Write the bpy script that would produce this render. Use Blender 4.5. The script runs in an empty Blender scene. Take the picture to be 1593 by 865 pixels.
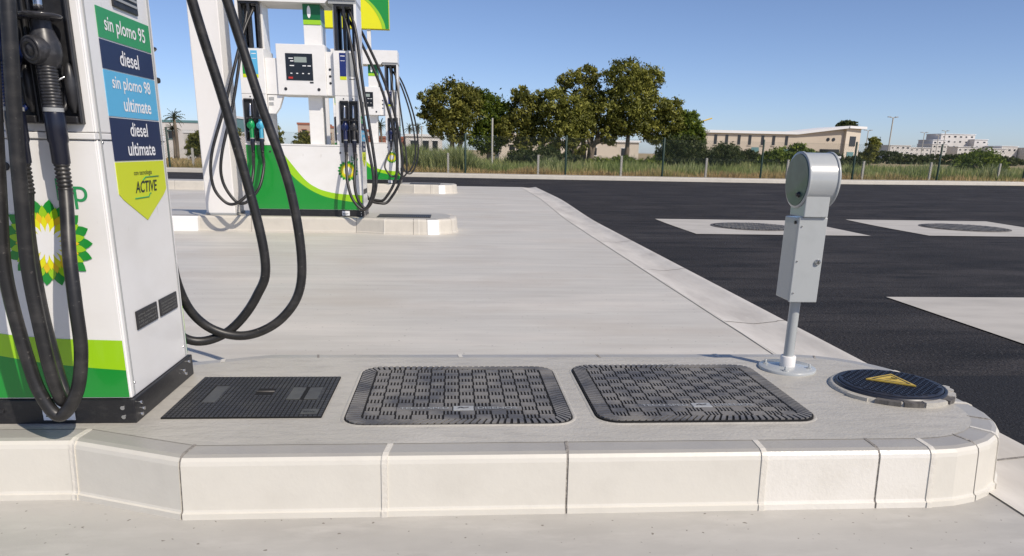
import bpy, bmesh, math, random
from mathutils import Vector, Matrix, Euler
random.seed(11)
PI = math.pi
SC = bpy.context.scene
COL = SC.collection

# ------------------------------------------------------------ camera
pitch = math.radians(16.92); yaw = math.radians(4.6125); roll = math.atan(0.02)
F = Vector((0, math.cos(pitch), -math.sin(pitch))); D = Vector((0, -math.sin(pitch), -math.cos(pitch))); R = Vector((1, 0, 0))
Rc = R * math.cos(roll) - D * math.sin(roll)
Dc = R * math.sin(roll) + D * math.cos(roll)
m3 = Matrix((Rc, -Dc, -F)).transposed()
m3 = Matrix.Rotation(-yaw, 3, 'Z') @ m3
cam = bpy.data.cameras.new('camera'); camo = bpy.data.objects.new('camera', cam); COL.objects.link(camo)
camo.matrix_world = Matrix.Translation((0, 0, 1.2)) @ m3.to_4x4()
cam.sensor_width = 36; cam.lens = 1170 / 1593 * 36
cam.shift_y = (590 - 432.5) / 1593
cam.clip_start = 0.05; cam.clip_end = 3000
SC.camera = camo

# ------------------------------------------------------------ light
SUN_EL = math.radians(43.5)
sd = Vector((0.64, -0.768, 0)).normalized()          # towards the sun
SUN_DIR = Vector((sd.x * math.cos(SUN_EL), sd.y * math.cos(SUN_EL), math.sin(SUN_EL)))
w = bpy.data.worlds.new('World'); SC.world = w; w.use_nodes = True
nt = w.node_tree; bg = nt.nodes['Background']
sky = nt.nodes.new('ShaderNodeTexSky'); sky.sky_type = 'NISHITA'; sky.sun_disc = False
sky.sun_elevation = SUN_EL; sky.sun_rotation = math.atan2(SUN_DIR.x, SUN_DIR.y)
sky.air_density = 0.6; sky.dust_density = 0.5; sky.ozone_density = 4.0; sky.altitude = 0
tint = nt.nodes.new('ShaderNodeMix'); tint.data_type = 'RGBA'; tint.blend_type = 'MULTIPLY'; tint.inputs[0].default_value = 1
tint.inputs[7].default_value = (1.06, 0.985, 1.0, 1)     # white balance of the photograph
nt.links.new(sky.outputs[0], tint.inputs[6]); nt.links.new(tint.outputs[2], bg.inputs[0]); bg.inputs[1].default_value = 0.118
sl = bpy.data.lights.new('sun', 'SUN'); sl.energy = 3.7; sl.angle = math.radians(0.5); sl.color = (1, 0.91, 0.79)
so = bpy.data.objects.new('sun', sl); COL.objects.link(so)
so.rotation_euler = (-SUN_DIR).to_track_quat('-Z', 'Y').to_euler()
SC.view_settings.view_transform = 'Standard'; SC.view_settings.look = 'None'
SC.view_settings.exposure = 0.14; SC.view_settings.gamma = 1.0
SC.render.engine = 'CYCLES'

# ------------------------------------------------------------ materials
def mat(name, col, rough=0.6, var=None, bump=None, spec=0.5, metal=0.0, coat=0.0):
    """var = (other colour, scale(x,y,z), lo, hi, detail); bump = list of (scale, strength, distance)"""
    m = bpy.data.materials.new(name); m.use_nodes = True
    t = m.node_tree; b = t.nodes['Principled BSDF']
    b.inputs['Base Color'].default_value = (*col, 1); b.inputs['Roughness'].default_value = rough
    b.inputs['Specular IOR Level'].default_value = spec; b.inputs['Metallic'].default_value = metal
    b.inputs['Coat Weight'].default_value = coat
    geo = t.nodes.new('ShaderNodeNewGeometry')
    if var:
        prev = None
        vs = var if isinstance(var, list) else [var]
        for (c2, sc, lo, hi, det) in vs:
            mp = t.nodes.new('ShaderNodeMapping'); mp.inputs['Scale'].default_value = sc
            t.links.new(geo.outputs['Position'], mp.inputs[0])
            n = t.nodes.new('ShaderNodeTexNoise'); n.inputs['Scale'].default_value = 1; n.inputs['Detail'].default_value = det
            n.inputs['Roughness'].default_value = 0.62
            t.links.new(mp.outputs[0], n.inputs[0])
            r = t.nodes.new('ShaderNodeMapRange'); r.inputs[1].default_value = lo; r.inputs[2].default_value = hi
            t.links.new(n.outputs[0], r.inputs[0])
            mx = t.nodes.new('ShaderNodeMix'); mx.data_type = 'RGBA'
            t.links.new(r.outputs[0], mx.inputs[0])
            if prev: t.links.new(prev, mx.inputs[6])
            else: mx.inputs[6].default_value = (*col, 1)
            mx.inputs[7].default_value = (*c2, 1)
            prev = mx.outputs[2]
        t.links.new(prev, b.inputs['Base Color'])
    if bump:
        pn = None
        for (sc, st, dist) in bump:
            n = t.nodes.new('ShaderNodeTexNoise'); n.inputs['Detail'].default_value = 3
            mp = t.nodes.new('ShaderNodeMapping'); mp.inputs['Scale'].default_value = sc if isinstance(sc, tuple) else (sc, sc, sc)
            n.inputs['Scale'].default_value = 1
            t.links.new(geo.outputs['Position'], mp.inputs[0]); t.links.new(mp.outputs[0], n.inputs[0])
            bm_ = t.nodes.new('ShaderNodeBump'); bm_.inputs['Strength'].default_value = st; bm_.inputs['Distance'].default_value = dist
            t.links.new(n.outputs[0], bm_.inputs['Height'])
            if pn: t.links.new(pn, bm_.inputs['Normal'])
            pn = bm_.outputs[0]
        t.links.new(pn, b.inputs['Normal'])
    return m

def leafmat(name, c1, c2, c3, scale=1.2, trans=0.35):
    m = bpy.data.materials.new(name); m.use_nodes = True
    t = m.node_tree; b = t.nodes['Principled BSDF']; b.inputs['Roughness'].default_value = 0.55
    b.inputs['Specular IOR Level'].default_value = 0.3
    a = t.nodes.new('ShaderNodeAttribute'); a.attribute_name = 'rnd'
    r = t.nodes.new('ShaderNodeValToRGB'); r.color_ramp.elements[0].color = (*c1, 1); r.color_ramp.elements[1].color = (*c3, 1)
    e = r.color_ramp.elements.new(0.5); e.color = (*c2, 1)
    t.links.new(a.outputs['Fac'], r.inputs[0]); t.links.new(r.outputs[0], b.inputs['Base Color'])
    tr = t.nodes.new('ShaderNodeBsdfTranslucent'); t.links.new(r.outputs[0], tr.inputs[0])
    ad = t.nodes.new('ShaderNodeMixShader'); ad.inputs[0].default_value = trans
    t.links.new(b.outputs[0], ad.inputs[1]); t.links.new(tr.outputs[0], ad.inputs[2])
    t.links.new(ad.outputs[0], t.nodes['Material Output'].inputs[0])
    return m

M = {}
M['concrete'] = mat('concrete', (0.60, 0.578, 0.52), 0.5, [((0.49, 0.463, 0.415), (0.7, 7, 3), 0.35, 0.72, 8), ((0.69, 0.645, 0.575), (0.35, 1.3, 1), 0.50, 0.78, 5), ((0.46, 0.425, 0.37), (2.2, 30, 5), 0.62, 0.74, 4), ((0.50, 0.455, 0.39), (0.6, 1.1, 1), 0.5, 0.75, 8), ((0.25, 0.23, 0.20), (38, 38, 38), 0.735, 0.76, 1)],
                    [((3, 14, 3), 0.12, 0.008), (140, 0.15, 0.002)])
M['concrete2'] = mat('concrete_lane', (0.475, 0.458, 0.42), 0.55, [((0.39, 0.375, 0.345), (1.2, 3, 3), 0.38, 0.72, 8), ((0.53, 0.51, 0.47), (3, 9, 1), 0.5, 0.78, 6), ((0.36, 0.34, 0.31), (0.8, 1.3, 1), 0.56, 0.8, 7), ((0.20, 0.18, 0.155), (42, 42, 42), 0.72, 0.75, 1)], [((9, 12, 3), 0.3, 0.008), (120, 0.2, 0.002)])
M['grit'] = mat('grit', (0.43, 0.405, 0.36), 0.9, [((0.20, 0.18, 0.155), (22, 22, 22), 0.52, 0.66, 6)], [(120, 0.8, 0.006)])
M['gutter'] = mat('gutter', (0.70, 0.66, 0.59), 0.5, [((0.50, 0.465, 0.41), (2.5, 0.9, 3), 0.4, 0.7, 7), ((0.64, 0.61, 0.55), (9, 2, 1), 0.55, 0.75, 5)], [((14, 3, 3), 0.3, 0.008)])
M['asphalt'] = mat('asphalt', (0.025, 0.0225, 0.022), 0.8, [((0.060, 0.054, 0.052), (0.55, 1.6, 1), 0.42, 0.72, 8), ((0.085, 0.078, 0.075), (0.25, 0.5, 1), 0.56, 0.78, 9), ((0.010, 0.0095, 0.010), (0.7, 3.2, 1), 0.50, 0.66, 9), ((0.100, 0.094, 0.09), (55, 55, 55), 0.60, 0.75, 2), ((0.006, 0.006, 0.007), (48, 48, 48), 0.56, 0.70, 2)],
                   [(60, 1.0, 0.02), ((1.2, 9, 1), 0.35, 0.012)], spec=0.3)
M['asphalt2'] = mat('asphalt_new', (0.014, 0.0135, 0.015), 0.8, [((0.050, 0.049, 0.050), (60, 60, 60), 0.58, 0.72, 2), ((0.004, 0.004, 0.005), (42, 42, 42), 0.54, 0.68, 2)], [(80, 1.0, 0.014)], spec=0.35)
M['pad'] = mat('pad', (0.54, 0.51, 0.455), 0.6, [((0.42, 0.395, 0.35), (1.2, 3, 1), 0.4, 0.75, 7)], [(60, 0.3, 0.004)])
M['field'] = mat('field', (0.38, 0.29, 0.165), 0.95, [((0.27, 0.23, 0.11), (0.12, 0.2, 1), 0.4, 0.7, 6), ((0.44, 0.33, 0.20), (0.5, 0.9, 1), 0.5, 0.8, 5)], [(5, 0.6, 0.1)])
M['kerbpaint'] = mat('kerbpaint', (0.665, 0.635, 0.56), 0.38, ((0.61, 0.58, 0.51), (5, 5, 5), 0.45, 0.8, 6), [(95, 0.10, 0.003), (11, 0.22, 0.008)], spec=0.5)
M['kerbgrey'] = mat('kerbgrey', (0.60, 0.56, 0.485), 0.45, ((0.52, 0.485, 0.42), (5, 5, 5), 0.45, 0.8, 6), [(80, 0.25, 0.004), (14, 0.2, 0.01)], spec=0.5)
M['kerbwhite'] = mat('kerbwhite', (0.86, 0.85, 0.82), 0.4, None, [(80, 0.3, 0.004)], spec=0.5)
M['kerbrough'] = mat('kerbrough', (0.73, 0.70, 0.635), 0.30, ((0.66, 0.63, 0.56), (7, 7, 7), 0.45, 0.8, 6), [(75, 0.25, 0.004), (160, 0.2, 0.002)], spec=0.6)
M['mortar'] = mat('mortar', (0.66, 0.625, 0.55), 0.45, ((0.48, 0.45, 0.39), (50, 50, 25), 0.62, 0.78, 4), [(60, 0.5, 0.006)])
M['mortardark'] = mat('mortar_dark', (0.25, 0.23, 0.205), 0.8, ((0.45, 0.42, 0.37), (40, 40, 40), 0.5, 0.72, 4), [(90, 0.9, 0.01)])
M['kerbtop_shade'] = mat('kerbtop_shade', (0.39, 0.375, 0.34), 0.33, ((0.335, 0.32, 0.295), (3, 3, 3), 0.42, 0.75, 6), [(95, 0.25, 0.003), (10, 0.2, 0.008)], spec=0.5)  # kerb paint darkened: weaker sun on the upward faces put into colour
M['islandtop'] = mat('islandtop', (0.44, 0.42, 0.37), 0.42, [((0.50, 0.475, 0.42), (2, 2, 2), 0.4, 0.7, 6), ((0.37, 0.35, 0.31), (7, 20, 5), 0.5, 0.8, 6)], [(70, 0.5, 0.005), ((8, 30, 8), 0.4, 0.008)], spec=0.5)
M['pavement'] = mat('pavement', (0.44, 0.41, 0.35), 0.8, ((0.33, 0.30, 0.25), (3, 3, 3), 0.4, 0.7, 5))
M['white'] = mat('white_enamel', (0.82, 0.81, 0.785), 0.30, [((0.76, 0.745, 0.71), (2.5, 2.5, 5), 0.42, 0.75, 7), ((0.58, 0.55, 0.50), (26, 26, 7), 0.67, 0.78, 5)], [((2.5, 2.5, 2.5), 0.12, 0.01)], coat=0.2)
M['white2'] = mat('white_column', (0.80, 0.78, 0.75), 0.4, ((0.74, 0.72, 0.68), (2, 2, 1), 0.5, 0.8, 5))
M['green'] = mat('green', (0.012, 0.27, 0.035), 0.28, coat=0.3)
M['lime'] = mat('lime', (0.33, 0.62, 0.012), 0.28, coat=0.3)
M['yellow'] = mat('yellow', (0.80, 0.78, 0.01), 0.35)
M['ygold'] = mat('gold_yellow', (0.83, 0.56, 0.02), 0.35)
M['acid'] = mat('acid', (0.62, 0.70, 0.02), 0.35)
M['dgreen'] = mat('dark_green', (0.006, 0.13, 0.04), 0.3)
M['lgreen'] = mat('label_green', (0.03, 0.30, 0.10), 0.35)
M['navy'] = mat('navy', (0.012, 0.022, 0.075), 0.35)
M['nblue'] = mat('royal_blue', (0.015, 0.03, 0.16), 0.35)
M['cyan'] = mat('cyan', (0.11, 0.44, 0.70), 0.35)
M['black'] = mat('black_metal', (0.014, 0.014, 0.016), 0.38, ((0.035, 0.034, 0.034), (30, 30, 60), 0.5, 0.8, 5), [(120, 0.25, 0.002)])
M['plastic'] = mat('black_plastic', (0.02, 0.02, 0.022), 0.4, ((0.045, 0.045, 0.047), (20, 20, 20), 0.5, 0.8, 4))
M['rubber'] = mat('rubber', (0.015, 0.0145, 0.0145), 0.42, [((0.045, 0.042, 0.039), (7, 7, 16), 0.48, 0.72, 7), ((0.11, 0.10, 0.09), (60, 60, 90), 0.66, 0.74, 3)], [(200, 0.1, 0.001)])
M['chrome'] = mat('steel', (0.6, 0.6, 0.6), 0.25, metal=1)
M['grey'] = mat('grey_label', (0.35, 0.36, 0.36), 0.4)
M['ventgrey'] = mat('vent_grey', (0.10, 0.10, 0.095), 0.5)
M['lcd'] = mat('lcd', (0.30, 0.35, 0.32), 0.25)
M['screen'] = mat('screen_black', (0.012, 0.014, 0.018), 0.18)
M['bluenoz'] = mat('blue_nozzle', (0.008, 0.018, 0.085), 0.35)
M['greennoz'] = mat('green_nozzle', (0.01, 0.30, 0.09), 0.35)
M['cyannoz'] = mat('cyan_nozzle', (0.07, 0.40, 0.58), 0.35)
M['blacknoz'] = mat('black_nozzle', (0.03, 0.03, 0.033), 0.38, ((0.08, 0.08, 0.085), (40, 40, 40), 0.5, 0.8, 4))
M['sleeve'] = mat('dark_sleeve', (0.010, 0.012, 0.024), 0.28)
M['guard'] = mat('smoky_guard', (0.035, 0.035, 0.04), 0.2)
M['red'] = mat('red', (0.5, 0.03, 0.02), 0.4)
M['ink'] = mat('ink', (0.02, 0.03, 0.02), 0.5)
M['wtext'] = mat('white_text', (0.85, 0.85, 0.85), 0.4)
M['steelgrey'] = mat('grey_enamel', (0.42, 0.44, 0.44), 0.27, ((0.385, 0.405, 0.405), (9, 9, 9), 0.5, 0.8, 4), None, coat=0.4)
M['disc_reflection'] = mat('glass_green_reflection', (0.045, 0.085, 0.07), 0.32, ((0.07, 0.12, 0.10), (18, 18, 18), 0.45, 0.7, 4), None, coat=0.15)  # dark reflective disc, its green reflection painted into the base colour
M['matblk'] = mat('grid_black', (0.030, 0.030, 0.031), 0.42, ((0.05, 0.05, 0.048), (8, 14, 8), 0.5, 0.72, 5))
M['matdeep'] = mat('grid_groove', (0.004, 0.004, 0.004), 0.9)
M['worn'] = mat('worn_plate', (0.085, 0.087, 0.08), 0.45, ((0.05, 0.05, 0.05), (20, 20, 20), 0.4, 0.7, 4))
M['cover'] = mat('cover_grey', (0.21, 0.20, 0.185), 0.5, [((0.095, 0.095, 0.10), (5, 6, 5), 0.42, 0.62, 6), ((0.27, 0.26, 0.24), (9, 9, 9), 0.60, 0.8, 5)], [(150, 0.3, 0.002)])
M['covergap'] = mat('cover_gap', (0.006, 0.006, 0.007), 0.9)
M['iron'] = mat('cast_iron', (0.020, 0.023, 0.034), 0.38, ((0.045, 0.045, 0.055), (12, 12, 12), 0.5, 0.8, 4))
M['irong'] = mat('old_iron', (0.14, 0.13, 0.12), 0.7, ((0.06, 0.055, 0.05), (30, 12, 12), 0.4, 0.7, 5))
M['signyel'] = mat('sign_yellow', (0.60, 0.42, 0.06), 0.45, ((0.45, 0.33, 0.08), (30, 30, 30), 0.45, 0.7, 5))
M['fencegreen'] = mat('fence_green', (0.008, 0.032, 0.02), 0.5)
M['wire'] = mat('wire', (0.03, 0.05, 0.04), 0.5)
M['cpost'] = mat('concrete_post', (0.45, 0.43, 0.38), 0.8)
M['bark'] = mat('bark', (0.20, 0.16, 0.12), 0.9, ((0.10, 0.08, 0.06), (2, 2, 0.6), 0.4, 0.7, 4))
M['beige'] = mat('beige_wall', (0.57, 0.49, 0.395), 0.85, ((0.51, 0.44, 0.355), (0.2, 0.2, 0.6), 0.4, 0.7, 4))
M['beige2'] = mat('pale_wall', (0.60, 0.53, 0.44), 0.85)
M['wwall'] = mat('white_wall', (0.66, 0.63, 0.60), 0.85, ((0.58, 0.56, 0.53), (0.2, 0.2, 0.5), 0.4, 0.7, 4))
M['wroof'] = mat('white_roof', (0.75, 0.75, 0.75), 0.7)
M['pink'] = mat('pink_wall', (0.52, 0.38, 0.30), 0.85)
M['terra'] = mat('terracotta', (0.36, 0.14, 0.09), 0.85)
M['teal'] = mat('teal_clad', (0.12, 0.24, 0.25), 0.5)
M['glassd'] = mat('dark_glass', (0.02, 0.022, 0.028), 0.15)
M['leafA'] = leafmat('olive_leaves', (0.030, 0.042, 0.009), (0.16, 0.165, 0.030), (0.40, 0.37, 0.085))
M['leafB'] = leafmat('brown_leaves', (0.035, 0.040, 0.009), (0.18, 0.19, 0.034), (0.45, 0.43, 0.095))
M['leafC'] = leafmat('green_leaves', (0.026, 0.050, 0.009), (0.12, 0.17, 0.020), (0.28, 0.33, 0.04))
M['leafD'] = leafmat('bush_leaves', (0.020, 0.034, 0.010), (0.055, 0.075, 0.020), (0.13, 0.14, 0.045))
M['reed'] = leafmat('reed_leaves', (0.16, 0.20, 0.06), (0.34, 0.38, 0.15), (0.58, 0.58, 0.32), trans=0.5)
M['dry'] = leafmat('dry_grass', (0.44, 0.28, 0.12), (0.66, 0.50, 0.25), (0.30, 0.30, 0.10), trans=0.5)
M['drygreen'] = leafmat('mixed_grass', (0.16, 0.22, 0.05), (0.34, 0.40, 0.13), (0.62, 0.55, 0.28), trans=0.5)
M['palm'] = leafmat('palm_leaves', (0.03, 0.045, 0.015), (0.07, 0.08, 0.03), (0.13, 0.12, 0.05))

# ------------------------------------------------------------ mesh helpers
class MB:
    def __init__(s, off=(0, 0, 0)):
        s.v = []; s.f = []; s.m = []; s.mats = []; s.sm = []; s.off = Vector(off)
    def mi(s, m):
        if isinstance(m, str): m = M[m]
        if m not in s.mats: s.mats.append(m)
        return s.mats.index(m)
    def add(s, vs, fs, m, smooth=False):
        k = len(s.v); i = s.mi(m)
        s.v += [Vector(v) - s.off for v in vs]
        for f in fs: s.f.append([k + a for a in f]); s.m.append(i); s.sm.append(smooth)
    def bm(s, b, m, smooth=False):
        b.verts.ensure_lookup_table(); b.verts.index_update()
        s.add([v.co.copy() for v in b.verts], [[v.index for v in f.verts] for f in b.faces], m, smooth); b.free()
    def box(s, x0, x1, y0, y1, z0, z1, m, bev=0, seg=2):
        b = bmesh.new(); bmesh.ops.create_cube(b, size=1)
        for v in b.verts: v.co = Vector(((x0 + x1) / 2 + v.co.x * (x1 - x0), (y0 + y1) / 2 + v.co.y * (y1 - y0), (z0 + z1) / 2 + v.co.z * (z1 - z0)))
        if bev: bmesh.ops.bevel(b, geom=b.edges[:], offset=bev, segments=seg, affect='EDGES', profile=0.5)
        s.bm(b, m, False)
    def obox(s, c, ax, ay, hx, hy, hz, m, bev=0):      # oriented box: unit axes ax, ay
        ax = Vector(ax).normalized(); ay = Vector(ay).normalized(); az = ax.cross(ay)
        b = bmesh.new(); bmesh.ops.create_cube(b, size=2)
        for v in b.verts: v.co = Vector((v.co.x * hx, v.co.y * hy, v.co.z * hz))
        if bev: bmesh.ops.bevel(b, geom=b.edges[:], offset=bev, segments=2, affect='EDGES')
        for v in b.verts: v.co = Vector(c) + ax * v.co.x + ay * v.co.y + az * v.co.z
        s.bm(b, m)
    def poly(s, pts, m): s.add(pts, [list(range(len(pts)))], m)
    def prism(s, pts, d, m):                             # polygon pts (3D) extruded by vector d
        n = len(pts); d = Vector(d); P = [Vector(p) for p in pts]
        s.add(P + [p + d for p in P], [list(range(n))[::-1], [n + i for i in range(n)]] + [[i, (i + 1) % n, n + (i + 1) % n, n + i] for i in range(n)], m)
    def lathe(s, prof, c, axis, m, n=24, smooth=True, caps=True):   # prof: (radius, along)
        ax = Vector(axis).normalized(); t = Vector((0, 0, 1)) if abs(ax.z) < 0.9 else Vector((1, 0, 0))
        u = ax.cross(t).normalized(); w_ = ax.cross(u); c = Vector(c); vs = []
        for r, a in prof:
            for i in range(n):
                q = 2 * PI * i / n; vs.append(c + ax * a + (u * math.cos(q) + w_ * math.sin(q)) * r)
        fs = [[j * n + i, j * n + (i + 1) % n, (j + 1) * n + (i + 1) % n, (j + 1) * n + i] for j in range(len(prof) - 1) for i in range(n)]
        s.add(vs, fs, m, smooth)
        if caps:
            k = len(prof) - 1
            s.add(vs[:n], [list(range(n))[::-1]], m); s.add(vs[k * n:], [list(range(n))], m)
    def tube(s, pts, r, m, n=10, sub=8, taper=None):
        P = [Vector(p) for p in pts]
        if sub > 1:                                       # centripetal-ish Catmull-Rom
            Q = [P[0] * 2 - P[1]] + P + [P[-1] * 2 - P[-2]]; out = []
            for i in range(1, len(Q) - 2):
                p0, p1, p2, p3 = Q[i - 1:i + 3]
                for k in range(sub):
                    t = k / sub
                    out.append(0.5 * ((2 * p1) + (p2 - p0) * t + (2 * p0 - 5 * p1 + 4 * p2 - p3) * t * t + (3 * p1 - p0 - 3 * p2 + p3) * t ** 3))
            out.append(P[-1]); P = out
        nrm = None; vs = []; L = len(P)
        for i, p in enumerate(P):
            t = (P[min(i + 1, L - 1)] - P[max(i - 1, 0)]).normalized()
            if nrm is None: nrm = t.orthogonal().normalized()
            nrm = (nrm - t * nrm.dot(t)).normalized(); b = t.cross(nrm)
            rr = r if taper is None else r + (taper - r) * i / (L - 1)
            for k in range(n):
                q = 2 * PI * k / n; vs.append(p + (nrm * math.cos(q) + b * math.sin(q)) * rr)
        fs = [[j * n + i, j * n + (i + 1) % n, (j + 1) * n + (i + 1) % n, (j + 1) * n + i] for j in range(L - 1) for i in range(n)]
        fs += [list(range(n))[::-1], [(L - 1) * n + i for i in range(n)]]
        s.add(vs, fs, m, True)
    def build(s, name, parent=None, **k):
        me = bpy.data.meshes.new(name); me.from_pydata(s.v, [], s.f); me.update()
        for m in s.mats: me.materials.append(m)
        me.polygons.foreach_set('material_index', s.m); me.polygons.foreach_set('use_smooth', s.sm)
        o = bpy.data.objects.new(name, me); COL.objects.link(o)
        if parent: o.parent = parent
        tag(o, **k); return o

def tag(o, label=None, cat=None, group=None, kind=None):
    if label: o['label'] = label
    if cat: o['category'] = cat
    if group: o['group'] = group
    if kind: o['kind'] = kind
    return o
def thing(name, label, cat, loc=(0, 0, 0), group=None, rz=0):
    o = bpy.data.objects.new(name, None); COL.objects.link(o); o.location = loc; o.rotation_euler.z = rz; o.empty_display_size = 0.2
    return tag(o, label, cat, group)
def children(o): return [c for c in bpy.data.objects if c.parent == o]
def copy_tree(o, parent=None):
    c = o.copy(); COL.objects.link(c)
    if parent: c.parent = parent
    for ch in children(o): copy_tree(ch, c)
    return c

def text_mesh(body, m, face, origin, width, parent, name='lettering', depth=0.0012, bold=0.0, italic=0.0, height=None):
    """flat letters; face 'front' = facing -Y, 'side' = facing +X, 'up' = facing +Z; origin = left baseline point"""
    cu = bpy.data.curves.new('t', 'FONT'); cu.body = body; cu.size = 1; cu.extrude = 0; cu.offset = bold; cu.shear = italic
    to = bpy.data.objects.new('t', cu); COL.objects.link(to)
    dg = bpy.context.evaluated_depsgraph_get(); me = bpy.data.meshes.new_from_object(to.evaluated_get(dg))
    bpy.data.objects.remove(to)
    xs = [v.co.x for v in me.vertices]; ys = [v.co.y for v in me.vertices]
    sx = width / (max(xs) - min(xs)); sy = sx if height is None else height / (max(ys) - min(ys)); x0 = min(xs)
    o_ = Vector(origin) - (parent.location if face == 'up' else Vector((0, 0, 0)))
    for v in me.vertices:
        a, b = (v.co.x - x0) * sx, v.co.y * sy
        v.co = o_ + (Vector((a, -depth, b)) if face == 'front' else Vector((depth, a, b)) if face == 'side' else Vector((a, b, depth)))
    me.materials.clear(); me.materials.append(M[m])
    o = bpy.data.objects.new(name, me); COL.objects.link(o); o.parent = parent
    return o

def gz(y):                                             # ground rises 10 cm behind the second pump island
    t = min(1, max(0, (y - 13.0) / 6.0)); return 0.10 * t * t * (3 - 2 * t)

# ------------------------------------------------------------ ground
def strip_y(y0, y1):
    ys = [y0]; y = math.ceil(y0)
    while y < y1:
        if y > ys[-1] + 1e-4: ys.append(y)
        y += 0.5 if y < 20 else 5 if y < 60 else 50
    ys.append(y1); return ys
def sheet(name, m, x0, x1, y0, y1, dz, x0b=None, x1b=None, **k):
    b = MB(); ys = strip_y(y0, y1); vs = []
    for y in ys:
        t = (y - y0) / (y1 - y0)
        vs += [(x0 + ((x0b if x0b is not None else x0) - x0) * t, y, gz(y) + dz), (x1 + ((x1b if x1b is not None else x1) - x1) * t, y, gz(y) + dz)]
    b.add(vs, [[2 * i, 2 * i + 1, 2 * i + 3, 2 * i + 2] for i in range(len(ys) - 1)], m)
    return b.build(name, kind='structure', **k)
sheet('field_ground', 'field', -900, 1500, -60, 2500, -0.08)
sheet('asphalt_road', 'asphalt', 2.438, 60, -6, 24.3, -0.004, x0b=2.588)
sheet('asphalt_road', 'asphalt', -60, 60, 24.3, 33.4, -0.004)
sheet('concrete_forecourt', 'concrete', -40, 2.0141, 2.9, 24.3, 0.0, x1b=2.12)
sheet('concrete_lane', 'concrete2', -40, 1.97, -6, 2.899, 0.0, x1b=2.0141)
sheet('asphalt_patch', 'asphalt2', 2.50, 9, -4, 3.97, 0.0005)
# shallow dished gutter
b = MB(); ys = strip_y(-6, 24.3); vs = []
prof = [(0, 0.0), (0.012, -0.003), (0.05, -0.006), (0.23, -0.022), (0.40, -0.004), (0.415, 0.003), (0.47, 0.004)]
for y in ys:
    t = (y + 6) / 30.3
    for (px_, pz) in prof: vs.append((1.973 + 0.15 * t + px_, y, gz(y) + pz + 0.004))
n = len(prof)
b.add(vs, [[j * n + i, j * n + i + 1, (j + 1) * n + i + 1, (j + 1) * n + i] for j in range(len(ys) - 1) for i in range(n - 1)], 'gutter', True)
for y in [2.78, 5.4, 8.0, 10.6, 13.2, 15.8, 18.4, 21]:
    vs = []
    t = (y + 6) / 30.3
    for (px_, pz) in prof: vs += [(1.973 + .15 * t + px_, y - 0.007, gz(y) + pz + 0.006), (1.973 + .15 * t + px_, y + 0.007, gz(y) + pz + 0.006)]
    b.add(vs, [[2 * i, 2 * i + 2, 2 * i + 3, 2 * i + 1] for i in range(n - 1)], 'mortardark')
b.build('gutter_channel', kind='structure')
# joint between slab and gutter: thin dirty line
b = MB(); ys = strip_y(-6, 24.3); vs = []
for y in ys:
    t = (y + 6) / 30.3; j = random.uniform(-.004, .004)
    vs += [(1.958 + .15 * t + j, y, gz(y) + .0055), (1.972 + .15 * t + j, y, gz(y) + .0055)]
b.add(vs, [[2 * i, 2 * i + 1, 2 * i + 3, 2 * i + 2] for i in range(len(ys) - 1)], 'mortar')
b.build('slab_joint', kind='structure')
for i, (x0, x1, y0, y1) in enumerate([(3.8, 6.65, 11.7, 14.25), (7.72, 10.65, 11.85, 14.6), (3.88, 6.9, 3.6, 6.42)]):
    sheet('concrete_pad', 'pad', x0, x1, y0, y1, 0.004)

# ------------------------------------------------------------ pump islands
def outline(X0, XN, Yf, Yb, jog=True, xc=-0.9):
    """front path left->right, nose, back path right->left. (x,y)"""
    r = min(0.50, (Yb - Yf) / 2 * 0.80); pts = [(X0, Yf + .17)]
    pts += [(xc - .42, Yf + .17)]
    pts += [(xc, Yf)]
    for k in range(0, 9):
        a = -PI / 2 + k / 8 * PI / 2; pts.append((XN - r + r * math.cos(a), Yf + r + r * math.sin(a)))
    for k in range(0, 9):
        a = k / 8 * PI / 2; pts.append((XN - r + r * math.cos(a), Yb - r + r * math.sin(a)))
    pts += [(xc, Yb), (xc - .42, Yb - .17), (X0, Yb - .17)]
    out = [pts[0]]
    for p in pts[1:]:
        if math.dist(p, out[-1]) > 1e-4: out.append(p)
    return out
def resample(path, marks):
    S = [0]
    for a, b_ in zip(path, path[1:]): S.append(S[-1] + math.dist(a, b_))
    return S
def at_s(path, S, s):
    s = max(0, min(S[-1] - 1e-6, s))
    for i in range(len(S) - 1):
        if s <= S[i + 1]:
            t = (s - S[i]) / (S[i + 1] - S[i]); a = path[i]; c = path[i + 1]
            return Vector((a[0] + (c[0] - a[0]) * t, a[1] + (c[1] - a[1]) * t)), i
def vnorm(path):
    N = []
    for i in range(len(path)):
        ds = []
        if i > 0: ds.append((Vector(path[i]) - Vector(path[i - 1])).normalized())
        if i < len(path) - 1: ds.append((Vector(path[i + 1]) - Vector(path[i])).normalized())
        nn = [Vector((d.y, -d.x)) for d in ds]
        v = sum(nn, Vector((0, 0))).normalized(); v = v / max(.5, v.dot(nn[0])); N.append(v)
    return N
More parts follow.
